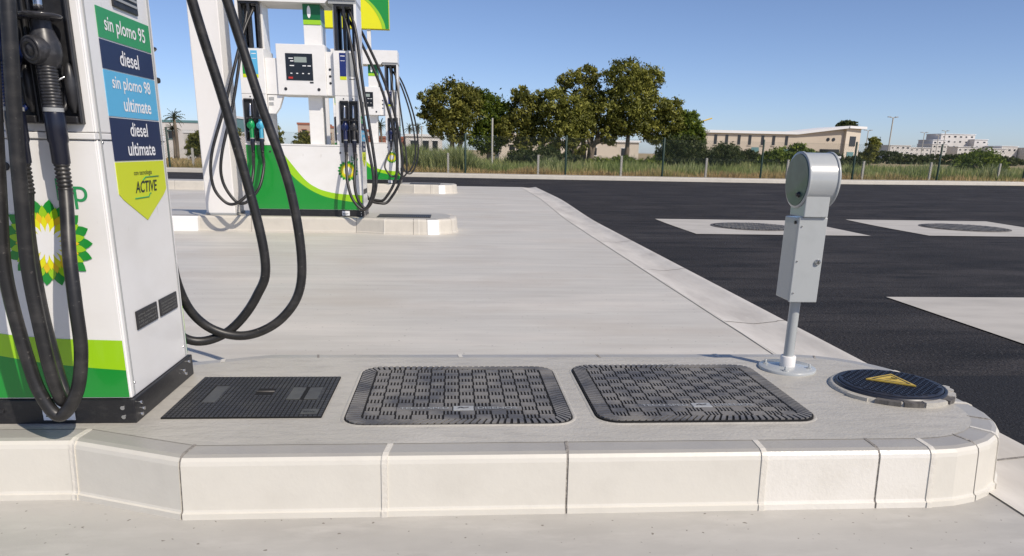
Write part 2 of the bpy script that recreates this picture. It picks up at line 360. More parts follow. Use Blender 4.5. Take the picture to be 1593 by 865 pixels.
def island(X0, XN, Yf, Yb, z0, marks, xc, specials, label, matset=('kerbpaint',)):
    root = thing('pump_island', None, None, ((X0 + XN) / 2, (Yf + Yb) / 2, z0)); root['kind'] = 'structure'
    off = root.location.copy()
    path = outline(X0, XN, Yf, Yb, xc=xc); S = resample(path, 0); N = vnorm(path)
    prof = [(0.012, -0.01), (0.010, 0.020), (0.003, 0.023), (0.0, 0.03), (-0.012, 0.183), (-0.016, 0.197), (-0.026, 0.208), (-0.042, 0.214), (-0.115, 0.217)]
    def normal_at(s):
        p, i = at_s(path, S, s); t = (s - S[i]) / (S[i + 1] - S[i]); return p, N[i] * (1 - t) + N[i + 1] * t
    def sweep(s0, s1, prof_, m, mb):
        ss = [s0] + [q for q in S if s0 + .004 < q < s1 - .004] + [s1]; vs = []; n = len(prof_)
        for s in ss:
            p, nn = normal_at(s)
            for (o_, z) in prof_: vs.append((p.x + nn.x * o_, p.y + nn.y * o_, z0 + z))
        fs = [[j * n + i, (j + 1) * n + i, (j + 1) * n + i + 1, j * n + i + 1] for j in range(len(ss) - 1) for i in range(n - 1)]
        k = (len(ss) - 1) * n
        fs += [list(range(n)), [k + i for i in range(n)][::-1]]
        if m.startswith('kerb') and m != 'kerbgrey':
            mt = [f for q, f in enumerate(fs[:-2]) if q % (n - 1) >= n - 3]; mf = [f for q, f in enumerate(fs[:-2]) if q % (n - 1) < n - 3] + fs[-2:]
            mb.add(vs, mf, m, False); mb.add(vs, mt, 'kerbtop_shade', False)
        else: mb.add(vs, fs, m, False)
    marks = sorted(marks + [0, S[-1]])
    for i, (a, c) in enumerate(zip(marks, marks[1:])):
        b = MB(off); sweep(a + 0.004, c - 0.004, prof, specials.get(i, matset[i % len(matset)]), b)
        o = b.build('kerb_stone', root)
        if o.data.materials[0] == M['kerbwhite'] : o['label'] = 'bright white painted kerb stone'
    # mortar beads in the joints
    for k, mk in enumerate(marks[1:-1]):
        b = MB(off); d = -0.004 if k % 2 == 0 else 0.004
        if k in (2, 3, 4, 5) : d = .0035
        pr = [(o_ + d, z + (0.002 if z > .19 else 0)) for (o_, z) in prof]
        ww = 0.010 if d > 0 else 0.0055
        sweep(mk - ww, mk + ww, pr, 'mortar' if d > 0 else 'mortardark', b); b.build('mortar_joint', root)
    inner = [(Vector(p) - nn * 0.112) for p, nn in zip(path, N)]
    b = MB(off)
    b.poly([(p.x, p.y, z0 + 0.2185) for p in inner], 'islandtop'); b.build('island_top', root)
    return root, path, S
# near island: joints at measured distances along the front edge
pth = outline(-9.0, 2.2, 2.345, 3.70, xc=-.9)
Sx = resample(pth, 0)
def s_of_x(path, S, x):                                # arc length where the front reaches x
    for i in range(len(path) - 1):
        if path[i][0] <= x <= path[i + 1][0] and path[i][1] < 3: return S[i] + (x - path[i][0]) / (path[i + 1][0] - path[i][0]) * (S[i + 1] - S[i])
fm = [s_of_x(pth, Sx, x) for x in (-8.1, -7.1, -6.1, -5.1, -4.1, -3.1, -2.1, -1.32, -0.905, -0.235, 0.386, 1.08, 1.5, 1.70)]
fm += [fm[-1] + d for d in (.21, .40, .58, .80, 1.05, 1.30)]
e0 = fm[-1]; fm += [e0 + .45, e0 + .98, e0 + 1.6, e0 + 2.3, e0 + 3.0, e0 + 3.45, e0 + 4.2, e0 + 5.2, e0 + 6.2]
I1, P1, S1 = island(-9.0, 2.2, 2.345, 3.70, 0.0, fm, -.9, {11: 'kerbpaint', 12: 'kerbrough', 13: 'kerbrough'}, 'x')

def isl_small(XN, Yf, z0, whites):
    Yb = Yf + 1.30; p = outline(-8, XN, Yf, Yb, xc=-1.0); S = resample(p, 0)
    def sx(x):
        for i in range(len(p) - 1):
            if p[i][0] <= x <= p[i + 1][0] and p[i][1] < Yf + .4: return S[i] + (x - p[i][0]) / (p[i + 1][0] - p[i][0]) * (S[i + 1] - S[i])
    xs = [-7, -6.3, -5.6, -4.95, -4.15, -3.66, -2.92, -2.26, -1.42, -1.0, -.58, -.50, -.38, -.20]
    mk = [sx(x) for x in xs]; q = mk[-1]; mk += [q + .25, q + .5, q + .8, q + 1.1, q + 1.7, q + 2.5, q + 3.5, q + 4.5, q + 5.5]
    return island(-8, XN, Yf, Yb, z0, mk, -1.0, {k: 'kerbwhite' for k in whites}, 'x', ('kerbgrey',))
isl_small(0.06, 11.16, 0.0, [5, 13])
isl_small(0.10, 19.95, 0.10, [5, 13])

# ------------------------------------------------------------ covers on the near island
ZT = 0.2185
def grid_mat(x0, x1, y0, y1, z, nx, ny, label, detail=True, hgt=0.008):
    root = thing('inspection_cover', label, 'inspection cover', ((x0 + x1) / 2, (y0 + y1) / 2, z)); off = root.location.copy()
    b = MB(off); b.box(x0, x1, y0, y1, z - .004, z + hgt - .002, 'matdeep'); b.build('cover_base', root)
    b = MB(off); dx = (x1 - x0) / nx; dy = (y1 - y0) / ny
    for i in range(nx):
        for j in range(ny):
            u = (i + .5) / nx; v = (j + .5) / ny
            if detail and ((.155 < u < .25 and .32 < v < .74) or (.70 < u < .92 and .38 < v < .70) or (.46 < u < .60 and .52 < v < .66)): continue
            a, c = x0 + i * dx + .0028, x0 + (i + 1) * dx - .0028; e, f = y0 + j * dy + .0032, y0 + (j + 1) * dy - .0032
            zz = z + hgt
            b.add([(a, e, zz), (c, e, zz), (c, f, zz), (a, f, zz), (a - .001, e - .001, z + hgt - .003), (c + .001, e - .001, z + hgt - .003), (c + .001, f + .001, z + hgt - .003), (a - .001, f + .001, z + hgt - .003)],
                  [[0, 1, 2, 3], [4, 5, 1, 0], [5, 6, 2, 1], [6, 7, 3, 2], [7, 4, 0, 3]], 'matblk')
    b.build('tread_grid', root)
    if detail:
        w_ = x1 - x0; h_ = y1 - y0
        def rc(u0, u1, v0, v1, nm):
            b = MB(off); b.box(x0 + u0 * w_, x0 + u1 * w_, y0 + v0 * h_, y0 + v1 * h_, z + .002, z + hgt + .0008, nm, .001, 1); return b
        rc(.158, .248, .33, .73, 'worn').build('smooth_plate', root)
        rc(.705, .795, .39, .69, 'worn').build('smooth_plate', root)
        rc(.825, .915, .39, .69, 'worn').build('smooth_plate', root)
        b = MB(off); b.box(x0 + .465 * w_, x0 + .595 * w_, y0 + .53 * h_, y0 + .65 * h_, z + .001, z + .004, 'covergap')
        b.tube([(x0 + .47 * w_, y0 + .59 * h_, z + .007), (x0 + .59 * w_, y0 + .59 * h_, z + .007)], .004, 'irong', 6, 1); b.build('lifting_handle', root)
        rc(.855, .965, .05, .16, 'worn').build('emblem_plate', root)
        text_mesh('SDW', 'covergap', 'up', (x0 + .872 * w_, y0 + .075 * h_, z + hgt + .0018), .077 * w_, root, 'emblem')
    return root
grid_mat(-1.088, -0.50, 2.722, 3.245, ZT, 34, 24, 'flat black square-gridded cover with a small lifting handle, beside the near fuel dispenser')
grid_mat(-1.13, -0.34, 11.42, 11.95, ZT, 26, 14, 'dark gridded cover on the middle pump island between its dispenser and rounded end', False)
grid_mat(-1.13, -0.34, 20.2, 20.75, ZT + .10, 26, 14, 'dark gridded cover on the farthest pump island beside its dispenser', False)

def rrect(x0, x1, y0, y1, r, n=6):
    pts = []
    for (cx, cy, a0) in ((x1 - r, y0 + r, -PI / 2), (x1 - r, y1 - r, 0), (x0 + r, y1 - r, PI / 2), (x0 + r, y0 + r, PI)):
        for k in range(n + 1): a = a0 + k / n * PI / 2; pts.append((cx + r * math.cos(a), cy + r * math.sin(a)))
    return pts
def access_cover(x0, x1, y0, y1, z, label, lift):
    root = thing('access_cover', label, 'access cover', ((x0 + x1) / 2, (y0 + y1) / 2, z)); off = root.location.copy()
    r = .085; o = rrect(x0, x1, y0, y1, r)
    # concrete lip left round the recess
    b = MB(off); o2 = rrect(x0 - .016, x1 + .016, y0 - .014, y1 + .016, r + .014); n = len(o)
    b.add([(p[0], p[1], z - .001) for p in o2] + [(p[0] * .5 + q[0] * .5, p[1] * .5 + q[1] * .5, z + .005) for p, q in zip(o, o2)] + [(p[0], p[1], z + .0005) for p in o],
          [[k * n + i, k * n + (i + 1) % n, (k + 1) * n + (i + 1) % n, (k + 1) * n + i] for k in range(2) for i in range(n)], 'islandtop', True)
    b.build('mortar_lip', root)
    b = MB(off); h0 = lift
    b.prism([(p[0], p[1], z - .003) for p in o], (0, 0, h0 - .004 + .003), 'covergap'); b.build('cover_plate', root)
    # border ribs
    b = MB(off); bw = .062; i_ = rrect(x0 + bw, x1 - bw, y0 + bw * .8, y1 - bw * .8, .035)
    def lerp_ring(t, ring):
        n = len(ring); Ls = [0]
        for k in range(n): Ls.append(Ls[-1] + math.dist(ring[k], ring[(k + 1) % n]))
        s = t % 1 * Ls[-1]
        for k in range(n):
            if s <= Ls[k + 1]:
                q = (s - Ls[k]) / max(1e-9, Ls[k + 1] - Ls[k]); a, c = ring[k], ring[(k + 1) % n]; return (a[0] + (c[0] - a[0]) * q, a[1] + (c[1] - a[1]) * q)
    oo = rrect(x0 + .006, x1 - .006, y0 + .006, y1 - .006, r - .006)
    nr = 118
    for k in range(nr):
        t0, t1 = (k + .2) / nr, (k + .8) / nr
        q = [lerp_ring(t0, oo), lerp_ring(t1, oo), lerp_ring(t1, i_), lerp_ring(t0, i_)]
        b.prism([(p[0], p[1], z + h0 - .005) for p in q], (0, 0, .006), 'cover')
    b.build('border_ribs', root)
    # tread field
    b = MB(off); X0, X1, Y0, Y1 = x0 + bw + .006, x1 - bw - .006, y0 + bw * .8 + .006, y1 - bw * .8 - .006
    nx, ny = 12, 14; dx = (X1 - X0) / nx; dy = (Y1 - Y0) / ny; zt = z + h0
    for i in range(nx):
        for j in range(ny):
            if j == 2 and 2 <= i <= 9: continue
            cx, cy = X0 + (i + .5) * dx, Y0 + (j + .5) * dy; gx = dx * .46
            if (i + j) % 2 == 0:
                for k in range(4):
                    xa = cx - gx + k * (2 * gx / 4) + dx * .045; xb = cx - gx + (k + 1) * (2 * gx / 4) - dx * .078
                    b.box(xa, xb, cy - dy * .40, cy + dy * .40, zt - .009, zt, 'cover')
            else:
                for k in range(4):
                    ya = cy - dy * .46 + k * dy * .235; b.box(cx - gx, cx + gx, ya, ya + dy * .185, zt - .006, zt - .0006, 'cover')
    b.build('tread_pattern', root)
    b = MB(off); y_ = Y0 + 2 * dy; xa = X0 + 2 * dx; xm0 = X0 + 5.6 * dx; xm1 = X0 + 6.9 * dx; xe = X0 + 10 * dx
    b.box(xa, xm0 - .004, y_ + .003, y_ + dy - .003, zt - .006, zt - .001, 'cover'); b.box(xm1 + .004, xe, y_ + .003, y_ + dy - .003, zt - .006, zt - .001, 'cover'); b.build('name_strip', root)
    b = MB(off); b.box(xm0, xm1, y_, y_ + dy, zt - .006, zt + .001, 'grey', .001, 1)
    b.tube([(xm0 + .018, y_ + dy * .4, zt + .001), (xm0 + .03, y_ + dy * .62, zt + .001), ((xm0 + xm1) / 2, y_ + dy * .45, zt + .001), (xm1 - .02, y_ + dy * .6, zt + .001)], .003, 'iron', 6, 4); b.build('badge', root)
    text_mesh('TECO SPED', 'grey', 'up', (xa + .012, y_ + .010, zt), (xm0 - xa - .03), root, 'raised_lettering', .0015, .01, height=dy * .55)
    text_mesh('DISENOS', 'grey', 'up', (xm1 + .016, y_ + .010, zt), (xe - xm1 - .035), root, 'raised_lettering', .0015, .01, height=dy * .55)
    return root
access_cover(-.415, .458, 2.635, 3.41, ZT, 'grey rounded-corner tread cover, the left one of the two large ribbed covers', .006)
access_cover(.548, 1.415, 2.635, 3.41, ZT, 'grey rounded-corner tread cover, the right one, in front of the grey pedestal', .013)

# round manhole at the end of the island
root = thing('manhole', 'round dark blue manhole lid with a yellow warning triangle, at the rounded island end', 'manhole cover', (1.925, 3.045, ZT)); off = root.location.copy()
c0 = (1.925, 3.045, ZT)
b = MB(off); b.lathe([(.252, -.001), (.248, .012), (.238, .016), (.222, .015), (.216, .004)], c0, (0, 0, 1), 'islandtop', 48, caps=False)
b.build('mortar_ring', root)
b = MB(off); rr_ = random.Random(5)
a = math.radians(200)
while a < math.radians(345):
    da = math.radians(rr_.uniform(14, 26)); pts = []
    for k in range(5): q = a + da * k / 4; pts.append((c0[0] + (.257 + rr_.uniform(-.006, .006)) * math.cos(q), c0[1] + (.257) * math.sin(q), ZT))
    for k in range(5): q = a + da * (4 - k) / 4; pts.append((c0[0] + (.226) * math.cos(q), c0[1] + .226 * math.sin(q), ZT))
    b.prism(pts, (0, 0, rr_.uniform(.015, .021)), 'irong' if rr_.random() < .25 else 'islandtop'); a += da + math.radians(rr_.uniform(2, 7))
b.build('chipped_collar', root)
b = MB(off); b.lathe([(.226, 0), (.226, .026), (.215, .028), (.213, .02)], c0, (0, 0, 1), 'iron', 64, caps=False); b.lathe([(.211, 0), (.211, .029), (.205, .033), (0.001, .033)], c0, (0, 0, 1), 'iron', 64, False, False)
b.build('lid', root)
b = MB(off)
for i in range(-12, 13):
    for j in range(-12, 13):
        x, y = i * .0165, j * .0165
        if x * x + y * y < .193 ** 2:
            a = PI / 4 if (i + j) % 2 else -PI / 4
            b.obox((c0[0] + x, c0[1] + y, ZT + .034), (math.cos(a), math.sin(a), 0), (-math.sin(a), math.cos(a), 0), .0085, .0028, .0022, 'iron')
b.build('tread_pattern', root)
sg = thing('warning_sign', 'small yellow triangular warning plate lying on the round dark manhole lid', 'warning sign', (1.925, 3.06, ZT + .036)); off = sg.location.copy()
def tri(r, z, cx=1.925, cy=3.035, sc=1.0):
    base = [(1.828, 3.075), (1.985, 3.145), (1.995, 2.965)]
    gx = sum(p[0] for p in base) / 3; gy = sum(p[1] for p in base) / 3
    return [(gx + (p[0] - gx) * r, gy + (p[1] - gy) * r, z) for p in base]
b = MB(off); b.prism(tri(1, ZT + .036), (0, 0, .0055), 'signyel'); b.build('plate', sg)
b = MB(off)
o1, o2 = tri(.80, ZT + .0425), tri(.68, ZT + .0425)
b.add(o1 + o2, [[i, (i + 1) % 3, 3 + (i + 1) % 3, 3 + i] for i in range(3)], 'ink'); b.build('border_line', sg)
g = tri(0, ZT + .0428)[0]
b = MB(off)
b.poly([(g[0] - .03, g[1] + .006, g[2]), (g[0] - .004, g[1] - .006, g[2]), (g[0] - .008, g[1] + .004, g[2]), (g[0] + .026, g[1] - .012, g[2]), (g[0] + .006, g[1] + .010, g[2]), (g[0] + .01, g[1] + .002, g[2])], 'ink')
b.tube([(g[0] + .012, g[1] + .02, g[2]), (g[0] + .03, g[1] + .002, g[2])], .0022, 'ink', 6, 1)
b.build('symbol', sg)

# ------------------------------------------------------------ grey pedestal
px, py = 1.60, 3.375
root = thing('service_pedestal', 'grey metal post with drum head and locked box, standing beside the round manhole lid', 'pedestal', (px, py, ZT)); off = root.location.copy()
b = MB(off); b.lathe([(.132, 0), (.132, .011), (.128, .014), (0.04, .016)], (px, py, ZT), (0, 0, 1), 'steelgrey', 40)
b.build('base_flange', root)
for k in range(4):
    a = PI / 4 + k * PI / 2 + .3; b = MB(off); c = (px + .10 * math.cos(a), py + .10 * math.sin(a), ZT + .012)
    b.lathe([(.013, 0), (.013, .007)], c, (0, 0, 1), 'steelgrey', 6, False); b.lathe([(.006, .006), (.006, .022), (.004, .024)], c, (0, 0, 1), 'steelgrey', 8); b.build('anchor_bolt', root)
b = MB(off); b.lathe([(.024, .01), (.024, .36)], (px, py, ZT), (0, 0, 1), 'steelgrey', 24); b.build('pole', root)
b = MB(off); b.lathe([(.036, .012), (.036, .062), (.033, .066), (.025, .066)], (px, py, ZT), (0, 0, 1), 'white2', 24); b.build('collar', root)
zb0, zb1 = .560, .938
b = MB(off); b.box(px - .062, px + .058, py - .055, py + .085, zb0, zb1 - .004, 'steelgrey', .004); b.build('box_body', root)
b = MB(off); b.box(px - .064, px + .066, py - .072, py - .0565, zb0 - .003, zb1 + .002, 'steelgrey', .003)
lid_ = b.build('box_door', root)
for (sx_, sz) in ((-.050, .90), (-.052, .745), (-.052, .60)):
    b = MB(off); b.lathe([(.0045, 0), (.0035, .004)], (px + sx_, py - .072, sz), (0, -1, 0), 'chrome', 10, caps=True); b.build('screw', lid_)
b = MB(off); b.lathe([(.013, 0), (.013, .008), (.010, .011)], (px + .043, py - .072, .742), (0, -1, 0), 'chrome', 20); b.box(px + .0415, px + .0445, py - .0845, py - .0825, .735, .749, 'ink'); b.build('lock', root)
b = MB(off); b.lathe([(.008, 0), (.008, .006)], (px - .0625, py - .035, .915), (-1, 0, 0), 'plastic', 12); b.build('side_bolt', root)
b = MB(off); b.box(px - .052, px + .058, py - .085, py + .065, zb1 + .003, 1.10, 'steelgrey', .004); b.build('neck', root)
cz = 1.098; R_ = .118; xl, xr = px - .056, px + .078; cy_ = py + .012
b = MB(off); b.lathe([(R_, 0), (R_, xr - xl)], (xl, cy_, cz), (1, 0, 0), 'steelgrey', 64)
b.build('drum', root)
for xx in (xl - .004, xr - .006):
    b = MB(off); b.lathe([(R_ - .006, 0), (R_ + .005, .001), (R_ + .005, .010), (R_, .012)], (xx, cy_, cz), (1, 0, 0), 'steelgrey', 64); b.build('rim', root)
b = MB(off); b.lathe([(R_ - .004, 0), (R_ - .006, .003)], (xl - .0045, cy_, cz), (-1, 0, 0), 'disc_reflection', 64); b.build('end_disc', root)
b = MB(off); b.lathe([(.013, 0), (.013, .006), (.008, .008), (.008, .015)], (xl - .007, cy_ - .045, cz - .062), (-1, 0, 0), 'plastic', 14); b.build('knob', root)

# ------------------------------------------------------------ fuel dispenser (local: x<=0 to the left, y>=0 to the back, z up from island top)
W_, DEP = 1.63, .60
def star(mb, c, r1, r2, n, rot, m, d, face):
    pts = []
    for k in range(n):
        for (r, a) in ((r1, 0), (r1 * .52 + r2 * .48, .27), (r2, .5), (r1 * .52 + r2 * .48, .73)):
            q = rot + 2 * PI * (k + a) / n; pts.append((c[0] + r * math.cos(q), -d if face > 0 else DEP + d, c[1] + r * math.sin(q)))
    mb.add(pts + [(c[0], -d if face > 0 else DEP + d, c[1])], [[i, (i + 1) % len(pts), len(pts)] for i in range(len(pts))], m)
def nozzle(root, x, y, m, name_label, back=False):
    s = 1 if not back else -1
    yo = y; k0 = set(bpy.data.objects)
    DZ = -.035
    def NB(): return MB((0, 0, -DZ))
    nb = NB(); pr = []
    z = .85
    while z < .945: pr += [(.019, z), (.0235, z + .004), (.0235, z + .008), (.019, z + .012)]; z += .0125
    nb.lathe(pr, (x, yo, 0), (0, 0, 1), 'rubber', 16)
    col = nb.build('hose_collar', root)
    nb = NB(); nb.lathe([(.023, .945), (.027, .95), (.0275, 1.01), (.031, 1.018), (.031, 1.095), (.028, 1.105)], (x, yo, 0), (0, 0, 1), 'sleeve', 20); nb.lathe([(.0295, 1.105), (.0295, 1.117)], (x, yo, 0), (0, 0, 1), 'grey', 20)
    nb.build('swivel_sleeve', root)
    nb = NB(); pr = []; z = 1.118
    while z < 1.235: pr += [(.0285, z), (.0285, z + .0055), (.0262, z + .007), (.0262, z + .0085)]; z += .0095
    nb.lathe(pr, (x, yo, 0), (0, 0, 1), m, 18)
    nb.lathe([(.030, 1.235), (.040, 1.25), (.047, 1.275), (.045, 1.305), (.034, 1.335), (.028, 1.350), (.0275, 1.38)], (x, yo + s * .006, 0), (0, 0, 1), m, 24)
    nb.tube([(x + .012, yo + s * .035, 1.27), (x + .014, yo + s * .066, 1.22), (x + .012, yo + s * .062, 1.13), (x, yo + s * .025, 1.10)], .007, m, 8, 5)
    body = nb.build('nozzle', root, label=name_label)
    nb = NB(); ax = Vector((-.42, -s * .85, -.16)).normalized(); c = Vector((x - .008, yo - s * .018, 1.285))
    nb.lathe([(.040, -.02), (.041, .026), (.038, .032), (.034, .030), (.032, .030), (.030, .034), (.022, .035), (.020, .031), (.016, .031), (.014, .034), (.001, .035)], c, ax, m, 28, caps=False); nb.build('valve_cap', body)
    nb = NB(); nb.lathe([(.028, 1.368), (.056, 1.373), (.063, 1.381), (.061, 1.386), (.028, 1.379)], (x, yo, 0), (0, 0, 1), 'guard', 32, caps=False); nb.build('splash_guard', body)
    nb = NB(); nb.tube([(x, yo, 1.40), (x, yo + s * .006, 1.47), (x, yo + s * .03, 1.58)], .014, 'chrome', 12, 5); nb.build('spout', body)
    nb = NB(); nb.tube([(x, yo + s * .024, 1.25), (x, yo + s * .052, 1.235), (x, yo + s * .046, 1.16)], .005, 'chrome', 6, 4); nb.build('trigger', body)
def build_face(root, face):
    """front (face=1) or back (-1) dressing of the dispenser"""
    fy = lambda d: -d if face > 0 else DEP + d         # distance proud of the face
    def fbox(mb, x0, x1, z0, z1, d0, d1, m, bev=0):
        a, c = sorted((fy(d0), fy(d1))); mb.box(x0, x1, a, c, z0, z1, m, bev)
    # lower cabinet panel with green sweep
    up = [(-1.19, .99), (-1.035, .781), (-.82, .516), (-.65, .400), (-.47, .345), (-.267, .319), (-.004, .309)]
    lo = [(-1.26, .99), (-1.045, .629), (-.83, .425), (-.60, .301), (-.37, .243), (-.18, .215), (-.004, .199)]
    def smooth(pts):
        out = []; P = [Vector(p) for p in pts]; Q = [P[0] * 2 - P[1]] + P + [P[-1] * 2 - P[-2]]
        for i in range(1, len(Q) - 2):
            for k in range(6):
                t = k / 6; p0, p1, p2, p3 = Q[i - 1:i + 3]
                out.append(0.5 * ((2 * p1) + (p2 - p0) * t + (2 * p0 - 5 * p1 + 4 * p2 - p3) * t * t + (3 * p1 - p0 - 3 * p2 + p3) * t ** 3))
        return out + [P[-1]]
    U, L = smooth(up), smooth(lo)
    mb = MB(); fbox(mb, -W_ + .004, -.004, .094, .985, 0.0, .010, 'white', .003)
    pan = mb.build('cabinet_panel', root)
    mb = MB(); y = fy(.0115)
    n = len(U)
    mb.add([(p.x, y, p.y) for p in L] + [(p.x, y, p.y) for p in U], [[i, i + 1, n + i + 1, n + i] for i in range(n - 1)], 'lime')
    k = len(L)
    mb.add([(p.x, y, p.y) for p in L] + [(p.x, y, .098) for p in L], [[i, i + 1, k + i + 1, k + i] for i in range(k - 1)] , 'green')
    mb.add([(-W_ + .006, y, .098), (L[0].x, y, .098), (L[0].x, y, .983), (-W_ + .006, y, .983)], [[0, 1, 2, 3]], 'green')
    mb.build('colour_sweep', pan)
    # flower emblem
    mb = MB(); c = (-.203, .650)
    star(mb, c, .147, .118, 18, 0, 'green', .0135, face); star(mb, c, .127, .092, 18, PI / 18, 'lime', .0145, face)
    star(mb, c, .104, .076, 18, 0, 'ygold' , .0155, face); star(mb, c, .092, .060, 18, PI / 18, 'yellow', .0165, face); star(mb, c, .070, .038, 18, 0, 'wtext', .0175, face)
    mb.build('flower_emblem', pan)
    # tower panels
    for (xa, xb) in ((-.34, 0), (-W_, -W_ + .34)):
        mb = MB(); fbox(mb, xa + .003, xb - .003, 1.012, 1.668, 0, .010, 'white', .003); fbox(mb, xa + .003, xb - .003, 1.676, 2.262, 0, .010, 'white', .003)
        tp = mb.build('tower_panel', root)
        for xc in ((xa + .125, xa + .255) if xb == 0 else (xb - .255, xb - .125)):
            mb = MB(); fbox(mb, xc - .060, xc + .060, 1.035, 1.61, .006, .012, 'plastic', .004)
            for (a, c_) in ((-.060, -.050), (.050, .060)): fbox(mb, xc + a, xc + c_, 1.037, 1.608, .0115, .034, 'plastic', .004)
            fbox(mb, xc - .049, xc + .049, 1.037, 1.06, .0115, .040, 'plastic', .004); fbox(mb, xc - .049, xc + .049, 1.585, 1.608, .0115, .040, 'plastic', .004)
            for sx2 in (-1, 1):
                mb.lathe([(.006, 0), (.018, .03), (.020, .10), (.012, .14), (.004, .15)], (xc + sx2 * .037, fy(.026), 1.07), (0, 0, 1), 'plastic', 12)
            mb.tube([(xc - .030, fy(.034), 1.18), (xc, fy(.050), 1.165), (xc + .030, fy(.034), 1.18)], .004, 'chrome', 6, 4)
            mb.build('nozzle_boot', root)
        # coloured grade labels on the tower
        l1 = ('nblue', 'grey') if xb == 0 else ('green', 'cyan')
        for xc, mm in zip((xa + .13, xa + .25) if xb == 0 else (xb - .25, xb - .13), l1):
            mb = MB(); fbox(mb, xc - .045, xc + .045, 1.93, 2.235, .0105, .0125, mm); 
            if mm != 'grey': fbox(mb, xc - .045, xc + .045, 1.885, 1.929, .0105, .0125, 'acid'); fbox(mb, xc - .030, xc + .030, 2.19, 2.2, .013, .0135, 'wtext'); fbox(mb, xc - .030, xc + .030, 2.13, 2.136, .013, .0135, 'wtext')
            else: fbox(mb, xc - .036, xc + .036, 1.89, 1.898, .0105, .0125, 'ink')
            mb.build('grade_label', tp)
        for xc in (xa + .12, xa + .25):
            mb = MB(); mb.lathe([(.010, 0), (.010, .004)], (xc, fy(.010), 1.635), (0, -face, 0), 'plastic', 10); mb.build('keyhole', tp)
    # lock on the cabinet
    for lx in (-.30, -1.29):
        mb = MB(); mb.lathe([(.014, 0), (.013, .006)], (lx, fy(.010), .90), (0, -face, 0), 'plastic', 16); mb.build('cabinet_lock', pan)
def build_dispenser(loc, label, group, wide=False):
    root = thing('fuel_dispenser', label, 'fuel dispenser', (0, 0, 0), group)
    mb = MB(); mb.box(-W_ - .012, .012, -.018, DEP + .018, 0, .090, 'black', .003)
    for x, z in ((-.03, .060), (-.03, .025), (-.45, .05), (-.86, .05), (-1.28, .05), (-1.60, .05)): mb.lathe([(.009, 0), (.008, .005)], (x, -.018, z), (0, -1, 0), 'chrome' if x > -.1 else 'plastic', 8)
    for y, z in ((.04, .062), (.055, .034), (.035, .018), (.50, .05), (.52, .03), (.57, .07)): mb.lathe([(.008, 0), (.007, .005)], (.012, y, z), (1, 0, 0), 'chrome', 8)
    pl = mb.build('plinth', root)
    mb = MB(); mb.box(-.31, -.20, -.0215, -.0185, .015, .080, 'wtext'); 
    mb.box(-.30, -.22, -.0225, -.0216, .040, .046, 'ink'); mb.box(-.30, -.235, -.0225, -.0216, .028, .033, 'ink'); mb.build('rating_plate', pl)
    mb = MB(); mb.box(-W_, 0, .0, DEP, .091, .988, 'white', .004); mb.build('cabinet', root)
    mb = MB(); mb.box(-W_ - .004, -.0005, -.016, DEP + .016, .989, 1.010, 'white', .003); mb.build('ledge', root)
    # towers
    for (xa, xb) in ((-.34, 0), (-W_, -W_ + .34)):
        mb = MB(); mb.box(xa, xb, 0, DEP, 1.011, 2.262, 'white', .004); tw = mb.build('tower', root)
        # open hose bay: two white cheeks and dark channels
        mb = MB(); o_ = xb - .035 if xb == 0 else xa
        i_ = xa if xb == 0 else xb - .035
        mb.box(o_, o_ + .035, 0, DEP, 2.263, 2.86, 'white', .003); 
        mb.box(i_, i_ + .030, .12, DEP - .12, 2.263, 2.86, 'white', .003); mb.build('tower_cheek', root)
        for fc in (0, 1):
            ya, yb = (.03, .16) if fc == 0 else (DEP - .16, DEP - .03)
            mb = MB()
            xs0 = xa + .030 if xb == 0 else xa + .035; xs1 = xb - .035 if xb == 0 else xb - .030
            mb.box(xs0, xs0 + .035, ya, yb, 2.264, 2.86, 'plastic', .003); mb.box(xs1 - .035, xs1, ya, yb, 2.264, 2.86, 'plastic', .003)
            mb.box(xs0 + .115, xs0 + .15, ya, yb, 2.264, 2.86, 'plastic', .003); mb.box(xs0 + .036, xs1 - .036, ya, yb, 2.83, 2.86, 'plastic', .002); mb.build('hose_channel', root)
            mb = MB(); mb.box(xs0 + .04, xs1 - .04, (ya + yb) / 2 - .01, (ya + yb) / 2 + .01, 2.264, 2.28, 'chrome'); mb.build('hose_bracket', root)
    # arch beam with chamfered front
    mb = MB(); z0, z1 = 2.861, 3.19
    mb.prism([(-W_, 0, z0), (-.42, 0, z0), (-.38, 0, z0 + .05), (0, 0, z0 + .05), (0, 0, z1), (-W_, 0, z1)], (0, DEP, 0), 'white'); mb.build('arch_beam', root)
    mb = MB(); mb.box(-.38, .0, .02, DEP - .02, z0 - .0, z0 + .049, 'grey'); mb.build('beam_soffit', root)
    # calculator head
    mb = MB(); mb.box(-W_ + .341, -1.126, .05, DEP - .05, 1.675, 2.15, 'white', .004); mb.build('side_housing', root); mb = MB(); mb.box(-.454, -.341, .05, DEP - .05, 1.675, 2.25, 'white', .004)
    for z in (2.02, 1.93, 1.84):
        mb.lathe([(.018, 0), (.016, .005)], (-.40, .05, z), (0, -1, 0), 'plastic', 12)
    mb.build('side_housing', root)
    mb = MB(); mb.box(-1.125, -.455, .02, DEP - .02, 1.672, 2.335, 'white', .006)
    mb.lathe([(.022, 0), (.020, .006)], (-1.02, .02, 1.75), (0, -1, 0), 'plastic', 14); mb.lathe([(.022, 0), (.020, .006)], (-.56, .02, 1.75), (0, -1, 0), 'plastic', 14)
    hd = mb.build('display_head', root)
